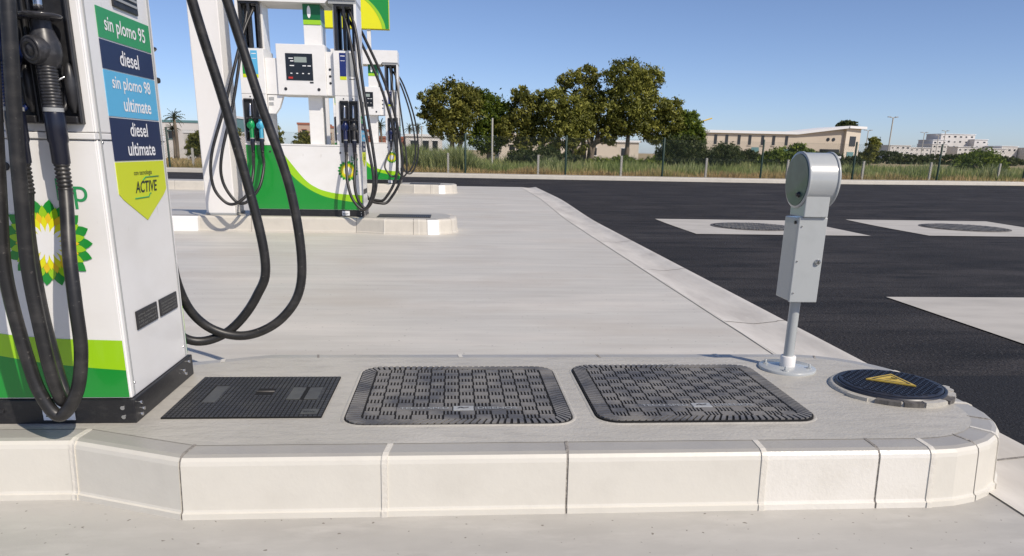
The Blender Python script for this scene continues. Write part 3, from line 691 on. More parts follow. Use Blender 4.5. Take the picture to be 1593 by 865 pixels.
    for fc in (1, -1):
        y = .02 if fc == 1 else DEP - .02
        def pb(mb, x0, x1, z0, z1, d0, d1, m, bev=0):
            a, c = sorted((y - fc * d0, y - fc * d1)); mb.box(x0, x1, a, c, z0, z1, m, bev)
        mb = MB(); pb(mb, -1.0, -.63, 1.865, 2.215, 0, .006, 'screen', .002); pb(mb, -.88, -.71, 2.10, 2.17, .0065, .0085, 'lcd')
        for (x0, x1, z) in ((-.955, -.895, 2.145), (-.935, -.89, 2.11), (-.945, -.885, 2.05), (-.77, -.72, 2.05), (-.70, -.655, 2.05), (-.94, -.915, 1.95), (-.86, -.835, 1.95), (-.78, -.755, 1.95), (-.70, -.675, 1.95)):
            pb(mb, x0, x1, z, z + .012, .0065, .008, 'wtext')
        pb(mb, -.97, -.91, 1.885, 1.91, .0065, .008, 'red'); mb.build('display_screen', hd)
        mb = MB(); pb(mb, -.68, -.63, 1.83, 1.85, 0, .004, 'plastic'); mb.build('card_slot', hd)
    # chimney post with coloured crown
    mb = MB(); mb.box(-.745, -.505, .12, DEP - .12, 2.336, 2.60, 'white', .004); mb.build('mast', root)
    mb = MB(); mb.box(-.745, -.505, .11, DEP - .11, 2.601, 2.66, 'lime', .003); mb.box(-.745, -.505, .11, DEP - .11, 2.661, 2.86, 'dgreen', .003); 
    cr = mb.build('crown', root)
    mb = MB(); mb.lathe([(.03, 0), (.03, .003)], (0, 0, 0), (0, -1, 0), 'wtext', 24)
    for v in mb.v: v.x = v.x * .85 - .66; v.z = v.z * 2.6 + 2.76; v.y += .108
    mb.build('crown_emblem', cr)
    # lower window post and small card reader
    mb = MB(); mb.box(-.745, -.545, .18, DEP - .18, 1.011, 1.672, 'white', .004); mb.build('window_post', root)
    mb = MB(); mb.prism([(-W_ + .345, .06, 1.665), (-W_ + .56, .06, 1.665), (-W_ + .50, .06, 1.50), (-W_ + .44, .06, 1.42), (-W_ + .345, .06, 1.42)], (0, .10, 0), 'white')
    mb.box(-W_ + .36, -W_ + .43, .054, .0595, 1.60, 1.64, 'grey'); mb.box(-W_ + .36, -W_ + .42, .054, .0595, 1.53, 1.57, 'grey'); mb.build('receipt_unit', root)
    build_face(root, 1); build_face(root, -1)
    # letters bp (front and back)
    for o in children(root):
        pass
    pan = [o for o in children(root) if o.name.startswith('cabinet_panel')]
    bp = text_mesh('bp', 'lgreen' if True else 'green', 'front', (-.150, -.0105, .790), .098, pan[0], 'lettering')
    # side face labels (+X)
    def sb(y0, y1, z0, z1, m, nm, par=root, d=.0022):
        mb = MB(); mb.box(0.0002, d, y0, y1, z0, z1, m); return mb.build(nm, par)
    ya, yb = .108, .560
    g1 = sb(ya, yb, 1.316, 1.412, 'lgreen', 'grade_label'); text_mesh('sin plomo 95', 'wtext', 'side', (.0022, ya + .05, 1.345), .35, g1, bold=.012, height=.062)
    g2 = sb(ya, yb, 1.220, 1.311, 'navy', 'grade_label'); text_mesh('diesel', 'wtext', 'side', (.0022, ya + .145, 1.243), .165, g2, bold=.012, height=.050)
    g3 = sb(ya, yb, 1.068, 1.216, 'cyan', 'grade_label'); text_mesh('sin plomo 98', 'wtext', 'side', (.0022, ya + .055, 1.162), .34, g3, bold=.012, height=.056); text_mesh('ultimate', 'wtext', 'side', (.0022, ya + .13, 1.090), .25, g3, bold=.016, height=.048)
    g4 = sb(ya, yb, .920, 1.063, 'navy', 'grade_label'); text_mesh('diesel', 'wtext', 'side', (.0022, ya + .16, 1.005), .16, g4, bold=.012, height=.048); text_mesh('ultimate', 'wtext', 'side', (.0022, ya + .12, .938), .255, g4, bold=.016, height=.048)
    mb = MB(); mb.prism([(.0002, ya, .915), (.0002, yb, .915), (.0002, yb, .807), (.0002, yb - .035, .785), (.0002, (ya + yb) / 2, .700), (.0002, ya + .035, .785), (.0002, ya, .807)], (.002, 0, 0), 'acid'); g5 = mb.build('grade_label', root)
    text_mesh('con tecnologia', 'ink', 'side', (.0022, ya + .145, .868), .17, g5, bold=.0, height=.022); text_mesh('ACTIVE', 'ink', 'side', (.0022, ya + .14, .805), .215, g5, bold=.018, italic=.25, height=.042)
    mb = MB(); mb.tube([(.0028, ya + .13, .785), (.0028, ya + .26, .785), (.0028, ya + .275, .797), (.0028, ya + .285, .797)], .0022, 'lgreen', 6, 1); mb.tube([(.0028, ya + .22, .848), (.0028, ya + .25, .858), (.0028, ya + .38, .858)], .0022, 'lgreen', 6, 1); mb.build('swoosh', g5)
    # vents
    def vent(y0, y1, z0, z1, rows, nm):
        mb = MB(); mb.box(.0002, .006, y0, y1, z0, z1, 'plastic', .003)
        n = rows; hz = (z1 - z0 - .02) / n
        for k in range(n):
            z = z0 + .010 + k * hz
            for q in range(10):
                yy = y0 + .014 + q * (y1 - y0 - .028) / 10
                mb.box(.0061, .0075, yy, yy + (y1 - y0 - .028) / 10 * random.uniform(.35, .9), z + hz * random.uniform(0, .2), z + hz * random.uniform(.4, .65), 'ventgrey')
        mb.build(nm, root)
    vent(.112, .315, .318, .388, 4, 'vent_grille'); vent(.342, .535, .318, .388, 4, 'vent_grille')
    mb = MB(); mb.box(.0002, .008, .245, .46, 1.43, 1.62, 'plastic', .004)
    for k in range(8): mb.box(.0081, .012, .262, .443, 1.452 + k * .019, 1.460 + k * .019, 'grey')
    mb.build('louvre', root)
    for (y, z) in ((.035, .14), (.56, .14), (.035, .98), (.56, .98), (.035, 1.66), (.56, 1.66)):
        mb = MB(); mb.lathe([(.005, 0), (.004, .0022)], (.0, y, z), (1, 0, 0), 'chrome', 10); mb.build('screw', root)
    mb = MB(); mb.box(.0002, .0012, .002, DEP - .002, .9865, .9895, 'plastic'); mb.build('panel_seam', root)
    # corner trims on the visible side
    for y in (.018, DEP - .03): mb = MB(); mb.box(.0002, .004, y, y + .006, .10, 2.25, 'grey'); mb.build('corner_seam', root)
    mb = MB(); mb.lathe([(.012, 0), (.010, .008)], (-.0, DEP - .0, 1.22), (1, 1, 0), 'plastic', 10); mb.build('side_button', root)
    # nozzles front: right tower black + blue; left tower green + cyan ; back likewise
    for (x, mname, lb) in ((-.085, 'blacknoz', 'black nozzle'), (-.205, 'bluenoz', 'blue nozzle'), (-1.378, 'cyannoz', 'light blue nozzle'), (-1.508, 'greennoz', 'green nozzle')):
        nozzle(root, x, -.085, mname, lb)
    for (x, mname, lb) in ((-.085, 'blacknoz', 'black nozzle'), (-.205, 'greennoz', 'green nozzle')):
        nozzle(root, x, DEP + .085, mname, lb, True)
    return root
GRP = 'fuel dispensers on the pump islands'
D1 = build_dispenser(None, 'nearest white fuel dispenser, its side face lettered with the fuel grades', GRP)
D2 = copy_tree(D1); D3 = copy_tree(D1)
D2['label'] = 'white fuel dispenser on the middle island, its dark display in full view'
D3['label'] = 'farthest white fuel dispenser, partly hidden behind the middle one'
P_D = [Vector((-1.17, 2.70, ZT)), Vector((-1.325, 11.50, ZT)), Vector((-1.37, 20.32, ZT + .10))]
# meshes are built about the right front corner, so the root sits there
for r_, p in zip((D1, D2, D3), P_D): r_.location = p
def hose(root, p0, pts, r=.021, n=12):
    b = MB(); b.tube([Vector(p) - p0 for p in pts], r, 'rubber', n, 10); return b.build('hose', root)
p = P_D[0]
hose(D1, p, [(-1.255, 2.615, 1.05), (-1.246, 2.585, .98), (-1.232, 2.53, .85), (-1.222, 2.50, .70), (-1.222, 2.49, .54), (-1.255, 2.488, .40), (-1.322, 2.488, .318), (-1.372, 2.488, .40), (-1.396, 2.49, .53), (-1.413, 2.49, .70), (-1.415, 2.49, .84), (-1.395, 2.49, 1.02), (-1.372, 2.49, 1.22), (-1.345, 2.52, 1.6), (-1.33, 2.62, 2.3), (-1.34, 2.76, 2.98)], .0215)
hose(D1, p, [(-1.375, 2.615, 1.05), (-1.385, 2.60, .90), (-1.375, 2.585, .66), (-1.35, 2.57, .47), (-1.325, 2.545, .375), (-1.313, 2.50, .37), (-1.318, 2.475, .46), (-1.326, 2.47, .60), (-1.333, 2.47, .80), (-1.322, 2.47, .99), (-1.303, 2.47, 1.23), (-1.272, 2.48, 1.58), (-1.262, 2.58, 2.2), (-1.26, 2.76, 2.98)], .0215)
hose(D1, p, [(-1.245, 3.24, 2.98), (-1.20, 3.45, 2.5), (-1.085, 3.55, 1.78), (-.985, 3.58, 1.32), (-.875, 3.58, .73), (-.925, 3.58, .52), (-1.08, 3.56, .345), (-1.25, 3.50, .34), (-1.37, 3.42, .6), (-1.37, 3.385, 1.0), (-1.375, 3.385, 1.06)], .0215)
hose(D1, p, [(-1.33, 3.24, 2.98), (-1.15, 3.48, 2.6), (-.955, 3.60, 1.79), (-.852, 3.60, 1.40), (-.738, 3.60, .99), (-.715, 3.60, .61), (-.81, 3.58, .42), (-.99, 3.56, .335), (-1.16, 3.52, .40), (-1.235, 3.45, .6), (-1.24, 3.385, 1.0), (-1.255, 3.385, 1.06)], .0215)
p = P_D[1]
hose(D2, p, [(-1.392, 11.415, 1.10), (-1.40, 11.34, .95), (-1.41, 11.25, .72), (-1.37, 11.2, .50), (-1.26, 11.2, .36), (-1.15, 11.2, .50), (-1.095, 11.22, .78), (-1.15, 11.28, 1.3), (-1.255, 11.36, 2.05), (-1.33, 11.45, 2.7), (-1.42, 11.57, 3.0)])
hose(D2, p, [(-1.523, 11.415, 1.10), (-1.525, 11.33, .95), (-1.50, 11.22, .70), (-1.43, 11.17, .48), (-1.29, 11.16, .345), (-1.18, 11.16, .48), (-1.13, 11.17, .78), (-1.21, 11.25, 1.3), (-1.32, 11.34, 2.05), (-1.43, 11.44, 2.7), (-1.53, 11.57, 3.0)])
hose(D2, p, [(-1.43, 12.03, 3.0), (-1.30, 12.22, 2.75), (-1.02, 12.3, 2.12), (-.84, 12.3, 1.45), (-.80, 12.28, .82), (-1.0, 12.25, .42), (-1.15, 12.2, .37), (-1.33, 12.2, .45), (-1.45, 12.2, .8), (-1.393, 12.185, 1.1)])
hose(D2, p, [(-1.52, 12.03, 3.0), (-1.36, 12.2, 2.7), (-1.10, 12.25, 2.12), (-.91, 12.25, 1.45), (-.88, 12.24, .82), (-1.05, 12.2, .46), (-1.18, 12.2, .41), (-1.4, 12.2, .5), (-1.52, 12.2, .8), (-1.523, 12.185, 1.1)])
hose(D2, p, [(-2.72, 11.57, 3.0), (-2.85, 11.35, 2.6), (-3.07, 11.1, 1.75), (-3.29, 11.0, 1.07), (-3.31, 11.0, .66), (-3.17, 11.0, .44), (-3.02, 11.02, .42), (-2.85, 11.08, .58), (-2.80, 11.2, .85), (-2.833, 11.415, 1.10)])
hose(D2, p, [(-2.80, 11.57, 3.0), (-2.87, 11.38, 2.5), (-3.0, 11.2, 1.75), (-3.17, 11.05, 1.07), (-3.19, 11.05, .72), (-3.05, 11.05, .46), (-2.9, 11.05, .43), (-2.72, 11.1, .62), (-2.665, 11.25, .9), (-2.703, 11.415, 1.10)])
p = P_D[2]
hose(D3, p, [(-1.47, 20.85, 3.1), (-1.25, 21.0, 2.7), (-1.0, 21.1, 1.9), (-.93, 21.1, 1.1), (-1.07, 21.05, .62), (-1.25, 21.0, .58), (-1.4, 21.0, .9), (-1.438, 21.0, 1.2)], .021, 8)
hose(D3, p, [(-1.55, 20.85, 3.1), (-1.32, 21.0, 2.7), (-1.08, 21.05, 1.9), (-1.0, 21.05, 1.1), (-1.13, 21.0, .66), (-1.28, 21.0, .62), (-1.5, 21.0, .9), (-1.568, 21.0, 1.2)], .021, 8)
hose(D3, p, [(-1.438, 20.24, 1.2), (-1.43, 20.1, .9), (-1.38, 20.0, .62), (-1.26, 20.0, .52), (-1.18, 20.0, .66), (-1.2, 20.05, 1.2), (-1.32, 20.15, 2.2), (-1.46, 20.4, 3.1)], .021, 8)
hose(D3, p, [(-1.568, 20.24, 1.2), (-1.70, 20.1, .9), (-1.72, 20.0, .7), (-1.55, 20.0, .5), (-1.42, 20.0, .66), (-1.40, 20.05, 1.2), (-1.45, 20.15, 2.2), (-1.57, 20.4, 3.1)], .021, 8)

# white canopy column beside the middle dispenser
root = thing('canopy_column', 'broad white square column rising beside the middle fuel dispenser', 'column', (-3.37, 11.75, ZT)); off = root.location.copy()
b = MB(off); b.box(-3.59, -3.18, 11.50, 12.0, ZT, 5.4, 'white2', .012); b.build('shaft', root)
b = MB(off); b.box(-3.60, -3.17, 11.49, 12.01, ZT, ZT + .03, 'grey', .004); b.build('base_plate', root)
# yellow green sign on posts behind the far dispenser
root = thing('price_sign', 'large yellow sign with a green curved corner, high on posts above the far dispenser', 'sign', (-2.6, 22.6, .1)); off = root.location.copy()
b = MB(off); b.box(-3.72, -1.72, 22.5, 22.75, 4.28, 5.9, 'yellow', .01); bd = b.build('sign_board', root)
def arc(cx, cz, r, a0, a1, n): return [(cx + r * math.cos(a0 + (a1 - a0) * k / n), cz + r * math.sin(a0 + (a1 - a0) * k / n)) for k in range(n + 1)]
b = MB(off); ar = arc(-3.1, 4.0, 1.24, 0.18, 1.15, 20); ar2 = arc(-3.1, 4.0, 1.33, 0.165, 1.10, 20)
ar = [(x, z) for x, z in ar if z >= 4.285]; ar[0] = (ar[0][0], 4.285)
b.add([(x, 22.497, z) for x, z in ar] + [(-1.725, 22.497, z) for x, z in ar], [[i, i + 1, len(ar) + i + 1, len(ar) + i] for i in range(len(ar) - 1)], 'green')
x9, z9 = ar[-1]; b.poly([(x9, 22.497, z9), (-1.725, 22.497, z9), (-1.725, 22.497, 5.89), (x9 - .5, 22.497, 5.89)], 'green')
b.add([(x, 22.495, z) for x, z in ar] + [(x + .09, 22.495, z) for x, z in ar], [[i, i + 1, len(ar) + i + 1, len(ar) + i] for i in range(len(ar) - 1)], 'lime')
b.build('green_corner', bd)
for x in (-2.28, -3.5): b = MB(off); b.box(x - .05, x + .05, 22.55, 22.65, .1, 4.28, 'white2', .005); b.build('post', root)

# manhole covers in the far pads
def round_cover(x, y, r, label):
    z = gz(y) + .004
    root = thing('manhole', label, 'manhole cover', (x, y, z), 'round manhole covers in the road pads'); off = root.location.copy()
    b = MB(off); b.lathe([(r + .05, 0), (r + .045, .008), (r, .010)], (x, y, z), (0, 0, 1), 'irong', 48, caps=False); b.build('ring_frame', root)
    b = MB(off); b.lathe([(r, .009), (0.001, .011)], (x, y, z), (0, 0, 1), 'covergap', 48, caps=False); b.build('lid', root)
    b = MB(off); k = int(r / .055)
    for i in range(-k, k + 1):
        for j in range(-k, k + 1):
            u, v = i * .055, j * .055
            if u * u + v * v < (r - .03) ** 2:
                if (i // 2 + j // 2) % 2: b.box(x + u - .022, x + u + .022, y + v - .010, y + v + .010, z + .010, z + .017, 'cover')
                else: b.box(x + u - .010, x + u + .010, y + v - .022, y + v + .022, z + .010, z + .017, 'cover')
    b.build('tread_pattern', root)
round_cover(5.22, 13.0, .68, 'round grey manhole lid in the concrete pad just left of the pedestal head')
round_cover(9.30, 13.3, .70, 'round grey manhole lid in the concrete pad right of the pedestal')

# ------------------------------------------------------------ far kerb and pavement
GZ = 0.10
b = MB(); FK = [(-40, 34.2), (-12, 32.6), (-1.7, 31.7), (5.1, 31.5), (13.3, 31.5), (17.2, 31.9), (27, 34.0), (60, 41)]
prof = [(0, 0), (.01, .13), (.03, .15), (.16, .152)]
vs = []
for (x, y) in FK: vs += [(x, y + a, GZ + z) for a, z in prof]
n = 4; b.add(vs, [[j * n + i, (j + 1) * n + i, (j + 1) * n + i + 1, j * n + i + 1] for j in range(len(FK) - 1) for i in range(n - 1)], 'kerbgrey')
b.build('roadside_kerb', kind='structure')
b = MB(); b.add([(x, y + d, GZ + .150) for d in (.161, 1.35) for x, y in FK], [[i, i + 1, len(FK) + i + 1, len(FK) + i] for i in range(len(FK) - 1)], 'pavement'); b.build('pavement', kind='structure')

# ------------------------------------------------------------ fences
def fence(name, label, pts_posts, y, z0, h, m_post, r, wire, rows, spc, wr):
    root = thing(name, label, 'fence', (pts_posts[len(pts_posts) // 2], y, z0)); off = root.location.copy()
    for i, x in enumerate(pts_posts):
        b = MB(off); yy = fy_(x, y)
        if m_post == 'cpost': b.box(x - r, x + r, yy - r, yy + r, z0, z0 + h + .04, m_post, .01)
        else: b.lathe([(r, 0), (r, h + .06), (r * .5, h + .08)], (x, yy, z0), (0, 0, 1), m_post, 8)
        b.build('post', root)
    b = MB(off); x0, x1 = pts_posts[0], pts_posts[-1]
    for k in range(rows):
        z = z0 + .05 + (h - .08) * k / (rows - 1); xs = [x0 + (x1 - x0) * i / 30 for i in range(31)]
        b.tube([(x, fy_(x, y), z) for x in xs], wr * 1.3, wire, 4, 1)
    x = x0 - h
    while x < x1:
        for s in (1, -1):
            a, c = (x, x + h) if s == 1 else (x + h, x); za, zc = z0 + .05, z0 + h - .03
            def clip(xx): return min(max(xx, x0), x1)
            fa, fc = clip(a), clip(c)
            if fa != fc:
                z_a = za + (zc - za) * abs(fa - a) / h; z_c = zc - (zc - za) * abs(c - fc) / h
                A = Vector((fa, fy_(fa, y), z_a)); C_ = Vector((fc, fy_(fc, y), z_c))
                u = (C_ - A).normalized(); sd_ = Vector((0, 1, 0)) * wr; up = u.cross(Vector((0, 1, 0))) * wr
                q = [A + sd_, A - sd_ * .5 + up, A - sd_ * .5 - up, C_ + sd_, C_ - sd_ * .5 + up, C_ - sd_ * .5 - up]
                b.add(q, [[0, 1, 4, 3], [1, 2, 5, 4], [2, 0, 3, 5]], wire)
        x += spc
    b.build('wire_mesh', root)
    return root
def fy_(x, y): return y + (0 if x < 16 else (x - 16) * .20) + (0 if x > -3 else (-3 - x) * .07)
gp = [-24.5, -20.2, -15.9, -11.9, -7.9, -3.75, .513, 4.81, 9.05, 13.45, 17.83, 22.4, 27.4, 32.5, 38]
fence('mesh_fence', 'tall green chain-link fence with slim posts along the pavement behind the road', gp, 33.3, .24, 1.54, 'fencegreen', .045, 'wire', 3, .10, .0022)
cp = [-14.5, -11.1, -7.5, -4.0, -.22, 3.69, 7.36, 11.18, 14.9, 18.7, 22.4, 26.4, 30.4]
fence('low_fence', 'low wire fence on short pale concrete posts, just behind the tall green one', cp, 33.9, .20, .80, 'cpost', .045, 'wire', 2, .13, .0020)

# ------------------------------------------------------------ grass and reeds (uncountable)
def blades(name, m, n, xr, yr, hf, wf, seed, label, lean=.35, dens=None):
    rnd = random.Random(seed); vs = []; fs = []; at = []
    i = 0
    while i < n:
        x, y = rnd.uniform(*xr), rnd.uniform(*yr)
        if dens and rnd.random() > dens(x, y): continue
        h = hf(x, y, rnd); w2 = wf(rnd) * .5; a = rnd.uniform(0, PI * 2); ln = rnd.uniform(0, lean) * h; a2 = rnd.uniform(0, PI * 2)
        dx, dy = math.cos(a) * w2, math.sin(a) * w2; lx, ly = math.cos(a2) * ln, math.sin(a2) * ln; z = GZ
        k = len(vs)
        vs += [(x - dx, y - dy, z), (x + dx, y + dy, z), (x + dx * .8 + lx * .35, y + dy * .8 + ly * .35, z + h * .6), (x - dx * .8 + lx * .35, y - dy * .8 + ly * .35, z + h * .6), (x + lx, y + ly, z + h)]
        fs += [(k, k + 1, k + 2, k + 3), (k + 3, k + 2, k + 4)]
        q = rnd.random() * .5 + .5 * (0.5 + 0.5 * math.sin(x * .9 + y * .7) * math.cos(x * .33 - y)); at += [q] * 5; i += 1
    me = bpy.data.meshes.new(name); me.from_pydata(vs, [], fs); me.materials.append(M[m])
    A = me.attributes.new('rnd', 'FLOAT', 'POINT'); A.data.foreach_set('value', at)
    o = bpy.data.objects.new(name, me); COL.objects.link(o); tag(o, label, None, None, 'stuff'); return o
nz = lambda x, y: .5 + .5 * math.sin(x * 1.7 + 2 * math.sin(y * .6)) * math.sin(x * .47 + y * .9)
blades('dry_grass', 'dry', 26000, (-26, 34), (34.2, 37), lambda x, y, r: r.uniform(.12, .42) * (.6 + .7 * nz(x, y)), lambda r: r.uniform(.02, .05), 3, 'dry yellow brown grass along the foot of the fences', dens=lambda x, y: 1 if 34.0 < y - max(0, (x - 16) * .2) < 38 else .4)
blades('meadow_grass', 'drygreen', 50000, (1, 58), (35.5, 58), lambda x, y, r: r.uniform(.3, .85) * (.45 + .6 * nz(x * .6, y * .5)), lambda r: r.uniform(.03, .07), 4, 'rough green and straw coloured grass in the field behind the fences', dens=lambda x, y: max(.1, 1 - (y - 36) / 26))
blades('reed_bed', 'reed', 21000, (-7.5, 2.0), (35.6, 40), lambda x, y, r: r.uniform(.7, 1.35) * (.65 + .45 * nz(x, y)) * (1 if x < .3 else max(.2, 1 - (x - .3) / 2)), lambda r: r.uniform(.04, .085), 5, 'pale green reeds standing thick behind the fence left of the bare concrete pole', lean=.6)
blades('green_weeds', 'reed', 8000, (1.5, 33), (36, 41), lambda x, y, r: r.uniform(.5, 1.05) * nz(x * .8, y), lambda r: r.uniform(.04, .08), 8, 'patches of taller green weeds standing in the rough grass behind the fences', lean=.6, dens=lambda x, y: max(0, nz(x * .7 + 2, y * .5) - .45) * 2)
blades('field_grass', 'dry', 9000, (-34, -7), (34.5, 60), lambda x, y, r: r.uniform(.05, .22), lambda r: r.uniform(.03, .08), 6, 'short dry brown grass on the open ground at the far left')

# ------------------------------------------------------------ trees
def crown_mesh(lobes, n_clump, per, leaf, seed, base, flat=.75):
    """lobes: (x, y, z, rx, ry, rz); leaf-sized faces in clumps spread through the lobes"""
    rnd = random.Random(seed); vs = []; fs = []; at = []
    vol = [l[3] * l[5] for l in lobes]; tot = sum(vol)
    for l, v in zip(lobes, vol):
        for _ in range(max(3, int(3.0 * n_clump * v / tot))):
            while True:
                p = Vector((rnd.uniform(-1, 1), rnd.uniform(-1, 1), rnd.uniform(-1, 1)))
                if .25 < p.length < 1.0: break
            if rnd.random() < .65: p = p.normalized() * rnd.uniform(.72, 1.04)
            c = Vector((l[0] + p.x * l[3], l[1] + p.y * l[4], l[2] + p.z * l[5])); cr = rnd.uniform(.14, .36) * min(1.3, (l[3] + l[5]) * .55)
            tone = rnd.random()
            for _ in range(per):
                d = Vector((rnd.gauss(0, .5), rnd.gauss(0, .5), rnd.gauss(0, .5 * flat)))
                q = c + d * cr; s = leaf * rnd.uniform(.5, 1.25)
                n_ = (d.normalized() * .9 + Vector((rnd.uniform(-1, 1), rnd.uniform(-1, 1), rnd.uniform(-1, 1)))).normalized()
                u = n_.orthogonal().normalized(); t = u.cross(n_); ang = rnd.uniform(0, PI); e = u * math.cos(ang) + t * math.sin(ang); f_ = n_.cross(e)
                k = len(vs); vs += [tuple(q - e * s - base), tuple(q + f_ * s * .42 - base), tuple(q + e * s - base), tuple(q - f_ * s * .42 - base)]; fs.append((k, k + 1, k + 2, k + 3))
                at += [min(1, max(0, tone * .6 + rnd.random() * .4))] * 4
    me = bpy.data.meshes.new('crown'); me.from_pydata(vs, [], fs)
    A = me.attributes.new('rnd', 'FLOAT', 'POINT'); A.data.foreach_set('value', at)
    return me
def tree(name, label, cat, x, y, lobes, m, n_clump, per=34, leaf=.115, seed=1, trunks=None, group=None, tr=.22):
    base = Vector((x, y, GZ)); root = thing(name, label, cat, base, group)
    me = crown_mesh([(x + a, y + b_, GZ + c, d, e, f) for a, b_, c, d, e, f in lobes], n_clump, per, leaf, seed, base); me.materials.append(M[m])
    o = bpy.data.objects.new('crown', me); COL.objects.link(o); o.parent = root
    if trunks is not None:
        b = MB(base); rnd = random.Random(seed + 7)
        for (tx, top, lean) in trunks:
            b.tube([(x + tx, y, GZ - .2), (x + tx + lean * .3, y, GZ + top * .4), (x + tx + lean, y + .1, GZ + top)], tr, 'bark', 8, 6, taper=tr * .45)
            for l in rnd.sample(lobes, min(4, len(lobes))):
                b.tube([(x + tx + lean * .6, y, GZ + top * .65), (x + (tx + lean + l[0]) / 2, y + l[1] * .5, GZ + (top + l[2]) / 2), (x + l[0] * .9, y + l[1], GZ + l[2])], tr * .4, 'bark', 6, 5, taper=tr * .12)
        b.build('trunk', root)
    return root
TG = 'trees beyond the fences'
# all at about 52 m; heights are above the field
tree('eucalyptus_tree', 'dark olive tree at the left end of the row, with loose drooping outer branches', 'tree', -.1, 52, [(0, 0, 4.1, 1.5, 1.3, 1.2), (-1.5, 0, 4.2, .7, .7, .45), (-1.2, .3, 3.3, .8, .7, .8), (.2, -.3, 2.6, 1.1, 1, 1.0), (1.0, 0, 3.9, 1.0, .9, 1.2), (-.9, 0, 2.2, .6, .6, .5), (-1.9, 0, 3.3, .35, .4, .3)], 'leafA', 170, seed=2, trunks=[(0, 3, .1), (.3, 2.6, .6)], group=TG)
tree('leafy_tree', 'dense tree with a brighter yellow green right side, second from the left of the row', 'tree', 2.4, 53, [(0, 0, 3.3, 1.0, 1, 1.4), (-.4, 0, 4.5, .55, .5, .5), (.9, -.3, 3.0, .8, .8, 1.1), (0, 0, 1.9, 1.3, 1, 1.0), (1.1, 0, 3.9, .3, .4, .35)], 'leafC', 120, seed=3, trunks=[(0, 2.5, .1)], group=TG)
tree('eucalyptus_tree', 'rounded olive tree in the middle of the row, right behind the bare concrete pole', 'tree', 4.7, 52, [(0, 0, 3.6, 1.1, 1, 1.2), (-.3, 0, 4.6, .6, .6, .45), (.7, 0, 4.2, .6, .6, .6), (-.5, 0, 2.5, 1.2, 1, .9), (.9, 0, 2.5, .9, .8, 1.0), (0, -.2, 1.5, .7, .6, .7)], 'leafA', 130, seed=4, trunks=[(0, 3, .1)], group=TG)
tree('eucalyptus_tree', 'olive brown tree with hanging curtains of leaves, left beside the tallest trees', 'tree', 7.1, 51, [(-.6, 0, 3.9, .9, .9, 1.0), (.6, 0, 3.5, 1.1, 1, 1.1), (-.9, 0, 4.6, .45, .4, .35), (1.2, 0, 2.8, .8, .8, 1.0), (0, -.4, 2.2, .9, .8, .9), (-.9, 0, 1.6, .6, .6, .8), (1.0, 0, 1.4, .6, .6, .6)], 'leafB', 160, seed=5, trunks=[(-.3, 3, .1), (.7, 2.6, .4)], group=TG)
tree('eucalyptus_tree', 'tall thin-crowned tree with sky showing through, left of the largest tree', 'tree', 8.7, 53, [(-.9, 0, 5.6, .9, .8, .55), (.2, 0, 5.9, .85, .8, .65), (0, 0, 4.7, .75, .8, .6), (.8, 0, 4.6, .7, .8, .9), (.3, 0, 3.3, .7, .8, .8), (-1.6, 0, 4.9, .35, .35, .3)], 'leafA', 110, per=26, seed=6, trunks=[(.2, 4.6, -.3), (.5, 3.5, .4)], group=TG)
tree('eucalyptus_tree', 'largest tree of the row, a broad brownish crown above a pale forked trunk', 'tree', 11.7, 52, [(-.5, 0, 5.9, 1.3, 1.2, .95), (.9, 0, 5.7, 1.1, 1, .85), (0, 0, 4.7, 1.7, 1.3, .9), (-1.6, 0, 3.8, 1.0, 1, .9), (0, -.3, 3.3, 1.4, 1.2, 1.1), (1.5, 0, 3.8, 1.3, 1.1, .9), (2.6, 0, 3.9, .9, .8, .75), (2.9, 0, 3.0, .9, .8, .8), (-1.5, 0, 2.4, .8, .8, .8), (1.8, 0, 2.4, 1.0, .9, .7)], 'leafB', 330, seed=7, trunks=[(-.1, 4.2, .1), (-2.6, 2.6, .6), (-2.3, 2.2, -.5)], group=TG, tr=.2)
tree('leafy_tree', 'smaller dark green tree at the right end of the row, sloping towards the long building', 'tree', 15.7, 52, [(0, 0, 2.9, .8, .8, .95), (.5, 0, 2.1, .7, .7, .8), (-.6, 0, 2.0, .8, .7, .8), (-.2, 0, 3.5, .45, .45, .4)], 'leafC', 100, seed=8, trunks=[(0, 2.4, .1)], group=TG)
tree('round_bush', 'large dark rounded bush below the right end of the tree row', 'bush', 14.0, 47, [(0, 0, 1.0, 1.6, 1.2, 1.1), (-.8, 0, .8, .9, .9, .8), (1.1, 0, .7, .8, .8, .7)], 'leafD', 150, leaf=.10, seed=9, trunks=[(0, .6, .1)], tr=.08)
tree('round_bush', 'dark green domed bush in front of the long beige building windows', 'bush', 15.9, 45, [(0, 0, .9, .75, .8, .85), (.5, 0, .7, .5, .6, .6), (-.5, 0, .6, .45, .5, .5)], 'leafD', 80, leaf=.09, seed=10, trunks=[(0, .6, .1)], tr=.07)
tree('leafy_shrub', 'loose green shrub behind the fence, left beside the pedestal head', 'shrub', 18.8, 44, [(0, 0, .8, 1.0, .7, .7), (1.0, 0, 1.0, .7, .6, .75), (-.8, 0, .5, .6, .5, .5), (1.8, 0, .8, .6, .6, .6)], 'leafC', 90, leaf=.10, seed=12, trunks=[(0, .6, .1)], tr=.06)
tree('leafy_shrub', 'green shrub growing at the far right fence post, below the white town', 'shrub', 31.7, 45, [(0, 0, .8, 1.3, .9, .8), (1.0, 0, .6, .7, .7, .6), (-1.0, 0, .5, .7, .6, .5)], 'leafC', 90, leaf=.10, seed=13, trunks=[(0, .6, .1)], tr=.06)
